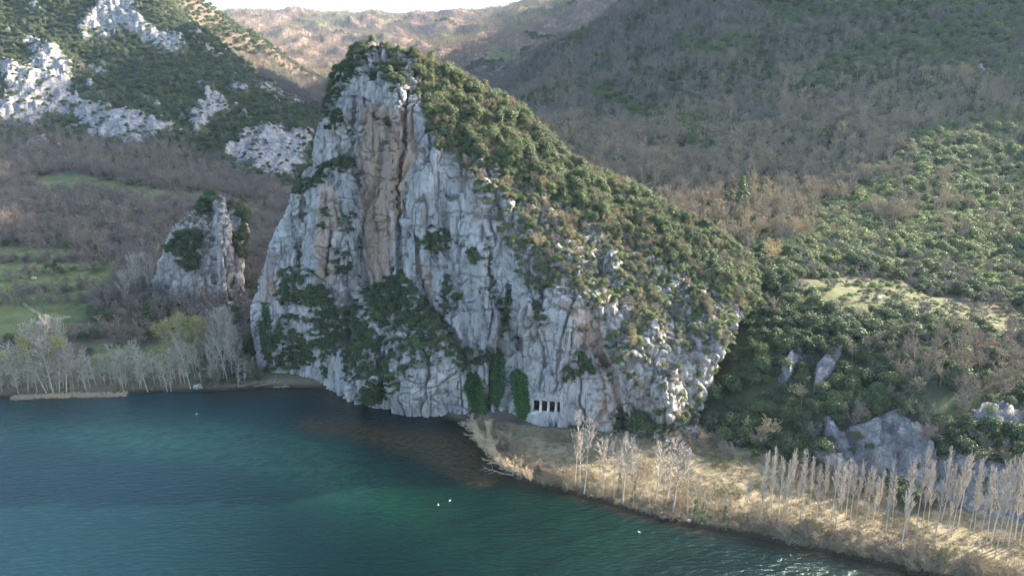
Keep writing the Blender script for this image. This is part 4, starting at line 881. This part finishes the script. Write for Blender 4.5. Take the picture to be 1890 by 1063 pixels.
scatter('bare_woodland', 'leafless grey brown woodland covering the valley and the right hillside', 'woodland', BT + BS, Pr, np.where(sr < 4.4, 6 + rng.integers(0, 5, n), rng.integers(0, 6, n)), sr[:, None] * np.array([1.15, 1.15, 1.0]) * rng.uniform(0.85, 1.15, (n, 3)), eulers(n), tr_)
# distant woods
fx1, fy1 = jgrid(-1250, 700, 1080, 2800, 9.5); k = (fx1 / fy1 > -0.45) & (fx1 / fy1 < 0.26); fx1, fy1 = fx1[k], fy1[k]
FP = P3(fx1, fy1, hgt(fx1, fy1)); fpx, fpy, _ = proj(FP); fn = fbm(FP, 120, 3, 95)
k = (fn > -0.45) & ~inpoly(fpx, fpy, Z_MEADOW_FAR[0]) & ~inpoly(fpx, fpy, Z_MEADOW_FAR[1]); FP = FP[k]; fn = fn[k]; fpx = fpx[k]; fpy = fpy[k]; n = len(FP)
dark = inpoly(fpx, fpy, [(845,140),(890,112),(965,125),(960,165),(900,170),(860,160)]) | (fn > 0.42)
tt = np.where(dark, 0.0, 0.55 + 0.5 * fn)
scatter('distant_woodland', 'far brown leafless woods on the hazy hills at the valley head', 'woodland', FAR, FP[~dark], rng.integers(0, 3, (~dark).sum()), rng.uniform(7, 13, ((~dark).sum(), 1)) * np.ones((1, 3)), eulers((~dark).sum()), tt[~dark])
scatter('distant_evergreens', 'far dark evergreen patches on the hazy hills at the valley head', 'scrub', EV, FP[dark], rng.integers(0, 6, dark.sum()), rng.uniform(3.5, 6, (dark.sum(), 1)) * np.ones((1, 3)), eulers(dark.sum()), np.full(dark.sum(), 0.25))
print('FAR', n)
# ------------------------------------------------------------------ poplars and other trees one can tell apart
def ground_at(px, py):
    """walk the view ray down to the ground"""
    Ys = np.linspace(82, 420, 1700); Q = unproj(np.full(Ys.size, px), np.full(Ys.size, py), Ys); g = hgt(Q[:, 0], Q[:, 1]); k = np.argmax(Q[:, 2] <= g)
    return np.array([Q[k, 0], Q[k, 1], max(g[k], 0.0)])
def top_height(base, pyt):
    v = (CY - pyt) / F; return CAM_H + base[1] * (-SP + v * CP) / (CP + v * SP) - base[2]
def tree_pair(seed, tm, cm, **kw):
    T_, C_, tips = bare_tree(seed, **kw); return mk_mesh('trunk', *T_, tm, True), mk_mesh('crown', *C_, cm), tips
pop_env = lambda t_: 0.35 + 1.25 * np.clip(1.08 - t_, 0, 1) ** 0.8
POPL = [tree_pair(400 + k, M['pale'], M['pale'], lo=0.30 + 0.05 * (k % 3), n1=40, n2=5, n3=2, L1=0.14, ang=0.50, up=0.22, tr=0.0085, tw=0.0022, env=pop_env, lean=0.03, wob=0.014, sides=(6, 3, 1)) for k in range(7)]
thin_env = lambda t_: 0.3 + 0.9 * np.sin(np.clip(t_, 0, 1) * 2.8)
THIN = [tree_pair(420 + k, M['pale'], M['pale'], lo=0.34 + 0.06 * (k % 3), n1=22, n2=6, n3=3, L1=0.18, ang=0.62, up=0.2, tr=0.0085, tw=0.0022, env=thin_env, lean=0.04, wob=0.02, sides=(6, 3, 1)) for k in range(6)]
SHT = [tree_pair(440 + k, M['pale'], M['pale'], lo=0.12 + 0.06 * (k % 3), n1=36, n2=5, n3=3, L1=0.14, ang=0.95, up=0.10, tr=0.009, tw=0.0022, env=lambda t_: 0.5 + 0.7 * np.sin(np.clip(t_, 0, 1) * 2.9), lean=0.07, wob=0.03, sides=(6, 3, 1)) for k in range(7)]
BIG = [tree_pair(460 + k, M['pale'], M['pale'], lo=0.25, n1=30, n2=8, n3=4, L1=0.30, ang=0.75, up=0.16, tr=0.010, tw=0.0019, env=lambda t_: 0.5 + 0.8 * np.sin(np.clip(t_, 0, 1) * 3.0), lean=0.05, wob=0.03, sides=(6, 3, 1)) for k in range(4)]
def tree_thing(name, pair, base, H, wide, tint, label, cat, group, rz=None, lean=(0, 0)):
    e_ = empty(name, base, rng.uniform(0, 6.28) if rz is None else rz); e_.rotation_euler[0] += lean[0]; e_.rotation_euler[1] += lean[1]; tag(e_, label, cat, group)
    for nm, m in (('trunk', pair[0]), ('crown', pair[1])):
        o = link(nm, m, e_); o.scale = (H * wide, H * wide, H); o['tint'] = float(tint)
    return e_
_on = ['first','second','third','fourth','fifth','sixth','seventh','eighth','ninth']
ORD = _on + ['tenth','eleventh','twelfth','thirteenth','fourteenth','fifteenth','sixteenth','seventeenth','eighteenth','nineteenth']
for _a, _b in (('twenty','twentieth'),('thirty','thirtieth'),('forty','fortieth'),('fifty','fiftieth'),('sixty','sixtieth'),('seventy','seventieth'),('eighty','eightieth'),('ninety','ninetieth')): ORD += [_b] + ['%s-%s' % (_a, q) for q in _on]
# slender open trees near the tip of the bank: base x, base y, top y
A_ = [(1061,895,757,.85),(1070,898,790,.8),(1078,912,755,.9),(1109,911,826,.9),(1114,912,791,1.1),(1133,922,803,.9),(1143,915,808,.8),(1149,930,787,1.2),(1169,930,812,1.1),(1199,944,890,.8),(1210,928,799,1.1),(1222,938,870,.8),(1230,930,803,1.2),(1242,946,800,1.3),(1269,950,820,1.1),(1282,966,870,.5),(1297,966,895,.5),(1337,968,905,.5),(1346,976,925,.5),(1374,965,870,.8)]
A_.sort()
def ivy_sleeve(o, base_r, h, seed):
    r = np.random.default_rng(seed); n = 420; z = r.uniform(0, h, n); th = r.uniform(0, 6.28, n); rad = base_r * (0.6 + 0.6 * r.random(n)) * (1.1 - 0.6 * z / h)
    C = np.stack([np.cos(th) * rad, np.sin(th) * rad, z], 1); V, Fq = leaf_quads(C, np.stack([np.cos(th), np.sin(th), 0.2 * np.ones(n)], 1), 0.2, r)
    me = mk_mesh('ivy', V, Fq, M['ivy']); set_attr(me, 'leaf', r.random(n), 'FACE'); return link('ivy', me, o)
for k, (bx, by, ty, wd_) in enumerate(A_):
    b = ground_at(bx, by); H = max(top_height(b, ty), 3.0); iv = k in (6, 8, 15, 16, 17)
    lab = '%s slender leafless tree from the tip of the dry grass bank%s' % (ORD[k], ', trunk wrapped in ivy' if iv else '')
    e_ = tree_thing('poplar_tree', THIN[k % 6], b, H, wd_, 0.2 + 0.5 * rng.random(), lab, 'tree', 'slender trees along the grass bank', lean=(0, rng.normal() * 0.02))
    if iv: ivy_sleeve(e_, 0.42, min(4.5, H * 0.55), 500 + k)
# the closer rows of upright poplars
B_ = [(1402,973,824),(1419,956,828),(1424,952,838),(1436,962,835),(1444,970,842),(1452,955,832),(1459,948,824),(1467,946,850),(1476,967,832),(1493,952,838),(1505,967,852),(1520,950,840),(1534,960,840),(1541,975,850),(1552,948,850),(1560,955,846),(1569,958,848),(1581,952,846),(1590,948,855),(1598,973,862),(1610,968,880),(1619,955,858),(1633,1000,850),(1645,975,870),(1662,1016,832),(1672,990,868),(1690,986,828),(1700,975,850),(1712,972,845),(1723,1000,830),(1737,962,846),(1748,990,872),(1756,990,840),(1768,975,836),(1787,992,838),(1797,985,842),(1806,1015,860),(1820,1000,855),(1828,1004,836),(1836,1028,830),(1850,1005,848),(1860,1010,836),(1872,998,842),(1881,1006,850),(1888,1012,832)]
for k, (bx, by, ty) in enumerate(B_):
    b = ground_at(bx, by); H = max(top_height(b, ty), 4.0)
    lab = '%s upright pale poplar from the left in the dense row below the rocky hillside' % ORD[k]
    tree_thing('poplar_tree', POPL[k % 7], b, H * 1.07, rng.uniform(0.5, 0.85), 0.35 + 0.5 * rng.random(), lab, 'tree', 'upright poplars below the rocky hillside', lean=(0, rng.normal() * 0.015))
# ---- left shore: base x, base y, top y, kind (0 plain, 1 yellowish top), width
C_ = [(-14,722,640),(4,724,655),(16,716,632),(24,722,640),(34,726,640),(44,712,650),(52,724,622),(61,716,640),(69,724,612),(78,713,622),(86,726,606),(92,716,618),(98,724,598),(104,712,592),(110,724,600),(118,716,610),(123,725,616),(131,714,630),(136,723,628),(146,712,650),(160,722,642),(166,716,652),(179,716,636),(186,708,648),(194,712,655),(204,708,650),(212,714,660),(223,722,642),(228,722,640),(237,711,660),(246,716,668),(262,710,640),(273,724,622),(286,712,640),(298,714,656),(309,723,644),(316,724,648),(325,706,628),(334,710,620),(341,708,640),(352,718,606),(362,704,618),(372,708,640),(388,710,618),(397,700,622),(405,712,650),(412,700,606),(420,704,600),(430,700,612),(440,712,656),(452,706,660)]
_r = np.random.default_rng(77)
C_ += [(float(x), float(_r.uniform(700, 722)), float(_r.uniform(612, 655))) for x in _r.uniform(-20, 300, 34)]
C_.sort(); YT = {8, 23, 27, 28, 32, 35}
for k, (bx, by, ty) in enumerate(C_):
    b = ground_at(bx, by); H = max(top_height(b, ty), 3.5); yt = k in YT
    lab = '%s pale slim leafless tree from the left along the far lake shore' % ORD[k]
    if yt: lab = '%s pale tree from the left on the far shore, its top yellow green' % ORD[k]
    pr = SHT[k % 7]
    e_ = tree_thing('shore_tree', pr, b, H, rng.uniform(0.75, 1.15), 0.35 + 0.4 * rng.random(), lab, 'tree', 'pale trees along the far shore', lean=(0, -0.02 + rng.normal() * 0.03))
    if yt:
        tp = pr[2]; tp = tp[tp[:, 2] > 0.6]; q = np.repeat(tp, 2, 0) + rng.normal(size=(len(tp) * 2, 3)) * 0.006
        V, Fq = leaf_quads(q, rng.normal(size=q.shape), 0.024, rng); me = mk_mesh('leaves', V, Fq, M['spring']); set_attr(me, 'leaf', rng.random(len(q)), 'FACE'); o = link('leaves', me, e_); o.scale = (H, H, H); o['tint'] = 0.5
# the taller groups behind
D_ = [(318,692,600,1),(332,700,588,1),(348,690,582,1),(362,696,590,1),(376,686,600,0),(388,690,588,0),(400,694,572,0),(412,690,568,0),(424,688,580,0),(438,694,600,0),(90,700,590,0),(112,704,584,0),(66,704,604,0),(268,690,470,2),(254,560,468,0),(276,556,462,0),(262,552,474,0),(234,570,500,0)]
for k, (bx, by, ty, kd) in enumerate(D_):
    if kd == 2: continue
    b = ground_at(bx, by); H = max(top_height(b, ty), 6.0); pr = BIG[k % 4]
    wh = 'just left of the small bay' if bx > 300 else ('above the shore row far left' if by > 600 else 'between the green terraces and the small rock pinnacle')
    lab = 'tall broad %s tree %s' % ('leafless tree with yellow green crown'.replace(' tree', '') if kd == 1 else 'leafless grey', wh)
    if kd == 1: lab = 'tall tree with yellow green spring crown standing behind the far shore row'
    e_ = tree_thing('tall_tree', pr, b, H, rng.uniform(0.6, 0.9), 0.35 + 0.3 * rng.random(), lab, 'tree', ('tall yellow green trees behind the far shore' if kd == 1 else 'tall leafless trees ' + wh))
    if kd == 1:
        tp = pr[2]; tp = tp[tp[:, 2] > 0.55]; V, Fq = leaf_quads(tp + rng.normal(size=tp.shape) * 0.004, rng.normal(size=tp.shape), 0.026, rng)
        me = mk_mesh('leaves', V, Fq, M['spring']); set_attr(me, 'leaf', rng.random(len(tp)), 'FACE'); o = link('leaves', me, e_); o.scale = (H, H, H); o['tint'] = 0.3
# ---- single plants that stand out
def one(name, me, px, py, s, tint, label, cat, sc=(1, 1, 1), rz=0.5):
    b = ground_at(px, py); o = link(name, me); o.location = b.tolist(); o.scale = (s * sc[0], s * sc[1], s * sc[2]); o.rotation_euler = (0, 0, rz); o['tint'] = tint; return tag(o, label, cat)
one('evergreen_bush', crown_mesh('evergreen_bush', 601, M['ever'], 60, 60, 0.11, 0.95, 0.85), 1181, 806, 3.3, 0.15, 'big round dark green bush at the foot of the crag behind the slender trees', 'bush')
one('bare_bush', BS[1], 1402, 820, 5.2, 1.0, 'pale grey leafless bush at the mouth of the dark gully', 'bush', (1.5, 1.5, 1))
one('conifer_tree', CON[0], 1366, 402, 5.6, 0.45, 'lone green conifer among orange brown trees in the side valley', 'tree')
one('conifer_tree', CON[1], 104, 503, 1.9, 0.0, 'small dark conifer standing alone on the green terraces', 'tree')
one('conifer_tree', CON[1], 275, 606, 3.2, 0.05, 'dark evergreen tree above the bright meadow behind the far shore', 'tree')
for k, (x_, y_, s_) in enumerate([(1330,418,9),(1375,432,8),(1425,500,9.5),(1555,262,9),(1418,318,9),(1300,395,8)]):
    one('golden_tree', BTN[k % 4], x_, y_, s_, 1.0, ['golden brown leafless tree left of the lone green conifer','golden brown tree just below the lone green conifer','wide russet leafless tree at the upper end of the dark gully','yellowish tree high on the wooded right hillside','tall tan tree on the woods edge above the conifer','tan leafless tree at the end of the crag ridge'][k], 'tree', (1.3, 1.3, 1), k)
for k, (x_, y_, lab) in enumerate([(1555,560,'young bright green shrub on the left of the dry clearing'),(1610,536,'bright green shrub at the upper edge of the dry clearing'),(1640,536,'second bright green shrub beside the upper edge of the clearing'),(1655,556,'small round green shrub in the middle of the clearing')]):
    one('young_shrub', EV[k], x_, y_, 1.5, 0.9, lab, 'shrub')
# ---- ivy curtains hanging on the rock
def ivy(polys, per, label, tint, name='ivy_curtain', out=0.35, size=0.34):
    m = np.zeros(len(CW), bool); wx2 = wpx_ + 9 * nn + 5 * fbm(CW, 1.6, 3, 98)
    for p in polys: m |= inpoly(wx2, wpy_, p)
    m &= (CN[:, 1] < 0.4); k = np.where(m)[0]
    if len(k) == 0: return
    k = np.repeat(k, per); C = CW[k] + CN[k] * rng.uniform(0.05, out, (len(k), 1)) + rng.normal(size=(len(k), 3)) * 0.16
    V, Fq = leaf_quads(C, CN[k] + np.array([0, -0.3, 0.35]), size, rng, 0.8)
    me = mk_mesh(name, V, Fq, M['ivy']); set_attr(me, 'leaf', np.clip(0.5 + 0.9 * fbm(C, 0.9, 2, 97) + rng.normal(size=len(k)) * 0.15, 0, 1), 'FACE'); o = link(name, me); o['tint'] = tint; tag(o, label, 'ivy')
ivy([[(862,692),(878,686),(892,700),(900,735),(902,760),(884,764),(868,750),(858,720)]], 5, 'leftmost of the three bright ivy curtains at the foot of the crag', 0.3)
ivy([[(908,655),(925,650),(936,668),(936,700),(928,730),(918,752),(908,745),(904,700)]], 5, 'tallest ivy curtain, between the other two at the foot of the crag', 0.35)
ivy([[(945,686),(958,680),(972,695),(976,735),(980,755),(968,776),(958,772),(948,745),(942,712)]], 5, 'ivy curtain just left of the dark cut openings', 0.45)
ivy([[(484,560),(492,556),(498,585),(502,640),(494,668),(484,650),(480,600)]], 5, 'narrow column of ivy down the left edge of the big crag', 0.15)
ivy([[(508,590),(518,586),(520,625),(508,630)]], 4, 'short bright ivy patch beside the narrow ivy column', 0.8)
ivy([[(560,530),(590,528),(615,560),(600,572),(570,556)],[(590,560),(620,570),(635,600),(612,600)]], 3, 'bright green ivy on the left ledge of the big crag', 0.6, 'ivy')
ivy([[(688,560),(705,545),(712,580),(695,590)],[(735,585),(755,570),(765,590),(745,602)],[(650,590),(672,600),(690,632),(668,640)]], 3, 'bright green ivy scattered over the middle ledges of the big crag', 0.55, 'ivy')
ivy([[(660,738),(690,712),(708,722),(706,742),(685,748)]], 3, 'green ivy on the low rock above the dark water', 0.3, 'ivy')
ivy([[(1072,655),(1084,655),(1100,682),(1094,690),(1078,682),(1068,697),(1062,690),(1072,675)]], 3, 'small forked ivy patch on the pale wall above the slender trees', 0.1, 'ivy')
ivy([[(880,762),(900,758),(905,775),(895,790),(878,782)]], 4, 'low ivy clump at the water end of the grass bank', 0.5, 'ivy')
# ------------------------------------------------------------------ the bank: dry grass, brush and reeds
bx_, by_ = jgrid(-20, 125, 70, 150, 0.62); k = inpoly(bx_, by_, BANK); bx_, by_ = bx_[k], by_[k]; dl = lakedist(bx_, by_); k = dl > 0.4; bx_, by_, dl = bx_[k], by_[k], dl[k]
gn = fbm(P3(bx_, by_), 6, 4, 101); gn2 = fbm(P3(bx_, by_), 17, 3, 103); k = rng.random(len(bx_)) < 0.55 + 0.9 * gn; bx_, by_, dl, gn, gn2 = bx_[k], by_[k], dl[k], gn[k], gn2[k]
GPp = P3(bx_, by_, hgt(bx_, by_) - 0.03); n = len(bx_); xx, yy, _ = proj(GPp)
tt = np.clip(0.55 + 0.9 * gn2 + 0.4 * gn + rng.normal(size=n) * 0.15, 0, 1); grn = softpoly(xx, yy, [(1230,812),(1420,850),(1500,880),(1480,900),(1360,872),(1250,848)], 12) ; tt = tt * (1 - 0.8 * grn)
gs = rng.uniform(0.35, 0.8, n) * (1 + 0.4 * (gn > 0.1))
scatter('dry_grass', 'dry straw coloured grass tufts covering the flat bank by the lake', 'grass', GT, GPp, rng.integers(0, 5, n), gs[:, None] * np.array([1.1, 1.1, 0.75]), eulers(n, 0.15), tt)
# brush along the water's edge
sx, sy = jgrid(-22, 125, 66, 168, 1.15); d1 = lakedist(sx, sy); k = (d1 > 0.15) & (d1 < 4.2 + 2.0 * fbm(P3(sx, sy), 7, 3, 107)) & inpoly(sx, sy, BANK) & (rng.random(len(sx)) < 0.8); sx, sy = sx[k], sy[k]; n = len(sx)
BR = [bare_one('shore_brush', 640 + q, M['bare'], lo=0.02, n1=6, n2=6, n3=4, L1=0.55, ang=0.9, up=0.05, tr=0.012, tw=0.0065, env=lambda t_: 1.1 - 0.3 * t_, stems=6, sides=(3, 1, 1)) for q in range(4)]
SPp = P3(sx, sy, hgt(sx, sy) - 0.1); px9, _, _ = proj(SPp); big = (px9 > 1380) | ((px9 > 880) & (px9 < 1050))
scatter('shore_brush', 'tangled grey brown leafless brush along the edge of the grass bank', 'brush', BR, SPp, rng.integers(0, 4, n), (rng.uniform(1.0, 1.9, n) * np.where(big, 1.35, 0.85))[:, None] * np.ones((1, 3)), eulers(n, 0.2), np.clip(0.45 + 0.4 * fbm(SPp, 5, 2, 109) + rng.normal(size=n) * 0.1, 0, 1))
sx, sy = jgrid(-150, -30, 152, 176, 1.6); d1 = lakedist(sx, sy); k = (d1 > 0.3) & (d1 < 6) & (rng.random(len(sx)) < 0.6) & ~inside_crag(sx, sy); sx, sy = sx[k], sy[k]; n = len(sx)
scatter('far_shore_brush', 'low brown brush and dead stems along the far lake shore', 'brush', BR, P3(sx, sy, hgt(sx, sy) - 0.1), rng.integers(0, 4, n), rng.uniform(0.8, 1.7, n)[:, None] * np.ones((1, 3)), eulers(n, 0.2), rng.uniform(0.1, 0.6, n))
# reeds in the shallows on the far left
rx_, ry_ = jgrid(-128, -86, 146, 162, 0.55); d1 = lakedist(rx_, ry_); q1, q2, _ = proj(P3(rx_, ry_)); k = (d1 < -0.2) & (d1 > -1.9 + 0.5 * fbm(P3(rx_, ry_), 4, 2, 111)) & (q1 > 24) & (q1 < 232); rx_, ry_ = rx_[k], ry_[k]; n = len(rx_)
scatter('reeds', 'strip of pale dry reeds standing in the water at the far left shore', 'reeds', RD, P3(rx_, ry_, np.full(n, -0.1)), rng.integers(0, 4, n), rng.uniform(0.7, 1.2, n)[:, None] * np.ones((1, 3)), eulers(n, 0.1), rng.uniform(0.4, 1, n))
# leaning pale willows at the tip of the bank
LW = [bare_one('leaning_willow', 660 + q, M['reed'], lo=0.1, n1=9, n2=7, n3=5, L1=0.42, ang=0.55, up=0.05, tr=0.012, tw=0.0042, env=lambda t_: 1.1 - 0.5 * t_, stems=5, sides=(4, 1, 1)) for q in range(4)]
for k, (x_, y_, s_) in enumerate([(884,800,4.6),(893,815,4.9),(900,828,4.6),(908,842,5.0),(915,850,4.4),(925,860,4.6),(936,868,4.0),(948,876,3.8),(962,880,3.4),(905,815,4.4),(918,836,4.2),(980,888,3.2)]):
    b = ground_at(x_, y_); o = link('willow_shrub', LW[k % 4]); o.location = b.tolist(); o.scale = (s_ * .8, s_ * .8, s_); o.rotation_euler = (0.1, -0.75 + 0.06 * (k % 5) + 0.03 * k, rng.uniform(-.3, .3)); o['tint'] = 0.75
    tag(o, '%s bleached leafless willow from the bay along the tip of the bank, leaning over water' % ORD[k], 'shrub', 'leaning willows at the tip of the bank')
# a few yellow green shrubs on the near bank
for k, (x_, y_, lab) in enumerate([(1500,985,'small yellow green shrub left of centre on the near bank brush'),(1733,1036,'left one of two yellow green shrubs among the near brush'),(1752,1032,'right one of two yellow green shrubs among the near brush'),(1487,975,'tiny yellow green shrub between the poplars and the brush')]):
    b = ground_at(x_, y_); T_, C_m, tips = bare_tree(680 + k, H=1, lo=0.15, n1=14, n2=6, n3=3, L1=0.4, ang=0.8, tr=0.012, tw=0.004, stems=3); e_ = empty('budding_shrub', b); tag(e_, lab, 'shrub')
    o = link('branches', mk_mesh('branches', *merge([T_, C_m]), M['pale']), e_); o.scale = (2.6,) * 3; o['tint'] = 0.3
    V, Fq = leaf_quads(np.repeat(tips, 2, 0), rng.normal(size=(len(tips) * 2, 3)), 0.045, rng); me = mk_mesh('leaves', V, Fq, M['spring']); set_attr(me, 'leaf', rng.random(len(tips) * 2), 'FACE'); o = link('leaves', me, e_); o.scale = (2.6,) * 3; o['tint'] = 0.8
# ------------------------------------------------------------------ boulders, driftwood, water birds
def boulder(seed, s):
    import bmesh
    bm = bmesh.new(); bmesh.ops.create_icosphere(bm, subdivisions=3, radius=1.0); V = np.array([v.co[:] for v in bm.verts]); Fc = [[v.index for v in f.verts] for f in bm.faces]; bm.free()
    f1, f2, cv = worley(V + seed * 3.3, 0.9, seed); V = V * (0.8 + 0.35 * fbm(V + seed, 0.8, 3, seed) + 0.35 * (cv - 0.5))[:, None] * np.array([1.2, 0.9, 0.7]) * s
    me = mk_mesh('boulder', V, np.array(Fc), M['rock']); set_attr(me, 'stain', np.zeros(len(V))); set_attr(me, 'moss', np.zeros(len(V)) + 0.2); return me
for k, (x_, y_, s_, lab) in enumerate([(75,597,1.3,'pale flat boulder beside the footpath below the green terraces'),(62,515,1.0,'pale boulder in the stone heap on the upper terrace'),(45,512,1.2,'larger pale boulder left in the stone heap on the upper terrace'),(78,538,1.1,'pale boulder amid shrubs on the middle green terrace'),(1620,553,1.1,'pale rock in the middle of the dry clearing'),(1658,568,0.7,'small pale rock at the lower edge of the clearing'),(366,716,1.1,'white boulder on the far shore at the water edge'),(128,348,1.5,'pale rock on the upper green meadow strip'),(1224,955,0.5,'small white stone at the edge of the grass bank'),(1270,962,0.45,'small white stone further along the grass bank edge')]):
    b = ground_at(x_, y_); o = link('boulder', boulder(10 + k, s_)); o.location = (b + np.array([0, 0, s_ * 0.2])).tolist(); tag(o, lab, 'rock')
for k, (x_, y_, rz, L, lab) in enumerate([(470,716,0.2,6.5,'longest bleached driftwood trunk lying on the shore of the small bay'),(505,717,-0.25,4.5,'bleached driftwood branch beside the longest trunk in the small bay'),(440,716,0.5,5,'short driftwood branch left of the small bay'),(948,880,2.9,6,'dead pale branch lying out over the water below the bank tip')]):
    b = ground_at(x_, y_); r = np.random.default_rng(700 + k); S, pts, ds = grow(np.zeros((1, 3)), np.array([[1.0, 0, 0.04]]), np.array([L]), np.array([0.11]), np.array([0.03]), 7, 0.0, 0.08, r)
    p2, dd, k2, t2 = spawn(pts, ds, 9, 0.3, r); S2, _, _ = grow(p2, unit(dd + r.normal(size=dd.shape) * 0.6), np.full(9, L * 0.25), np.full(9, 0.05), np.full(9, 0.02), 3, 0.0, 0.1, r)
    o = link('driftwood', mk_mesh('driftwood', *merge([prisms(S, 6), prisms(S2, 4)]), M['pale'], True)); o.location = (b + np.array([0, 0, 0.3])).tolist(); o.rotation_euler = (0, 0, rz); o['tint'] = 0.0; tag(o, lab, 'driftwood')
t = T('white_feathers'); t.surf((0.8, 0.79, 0.76), 0.7); M['bird'] = t.m
def bird_mesh():
    import bmesh
    bm = bmesh.new(); me = bpy.data.meshes.new('bird_body')
    prof = [(-0.34, 0.02, 0.16), (-0.26, 0.07, 0.12), (-0.1, 0.14, 0.08), (0.08, 0.15, 0.07), (0.2, 0.11, 0.1), (0.26, 0.06, 0.18), (0.28, 0.045, 0.28), (0.31, 0.055, 0.35), (0.36, 0.035, 0.36), (0.44, 0.008, 0.34)]
    V = []; Fc = []; n = 10
    for x, r_, z in prof:
        for a in range(n): V.append((x, math.cos(a * 2 * math.pi / n) * r_, z + math.sin(a * 2 * math.pi / n) * r_ * 0.85))
    for i in range(len(prof) - 1):
        for a in range(n): Fc.append([i * n + a, i * n + (a + 1) % n, (i + 1) * n + (a + 1) % n, (i + 1) * n + a])
    bm.free(); return mk_mesh('water_bird', np.array(V), np.array(Fc), M['bird'], True)
bm_ = bird_mesh()
for k, (x_, y_, lab) in enumerate([(830,924,'white bird on the water nearest to the brown shallows, upper of the close pair'),(809,932,'white bird on the water, lower of the close pair'),(1180,982,'lone white bird on the dark water off the grass bank'),(363,764,'tiny white bird far out on the water near the far shore')]):
    p = unproj_z(x_, y_, 0.0); o = link('water_bird', bm_); o.location = p.tolist(); o.rotation_euler = (0, 0, 0.7 + k); o.scale = (0.65,) * 3; tag(o, lab, 'bird')
# ------------------------------------------------------------------ the air of the valley
zt_ = float(TP[:, 2].max()) + 30
print('TOP', zt_)
hv = np.array([(x, y, z) for z in (-15.0, zt_) for y in (-6200, 6200) for x in (-6200, 6200)], float)
me = mk_mesh('haze', hv, np.array([[0, 2, 3, 1], [4, 5, 7, 6], [0, 1, 5, 4], [2, 6, 7, 3], [0, 4, 6, 2], [1, 3, 7, 5]]))
hm = bpy.data.materials.new('haze'); hm.use_nodes = True; hn = hm.node_tree; hn.nodes.clear(); ho = hn.nodes.new('ShaderNodeOutputMaterial'); hvn = hn.nodes.new('ShaderNodeVolumePrincipled')
hvn.inputs['Color'].default_value = (0.52, 0.74, 1.0, 1); hvn.inputs['Density'].default_value = HAZE; hvn.inputs['Anisotropy'].default_value = 0.2; hn.links.new(hvn.outputs[0], ho.inputs['Volume']); me.materials.append(hm)
o = link('haze', me); tag(o, 'thin blue haze filling the valley air', None, None, 'stuff')
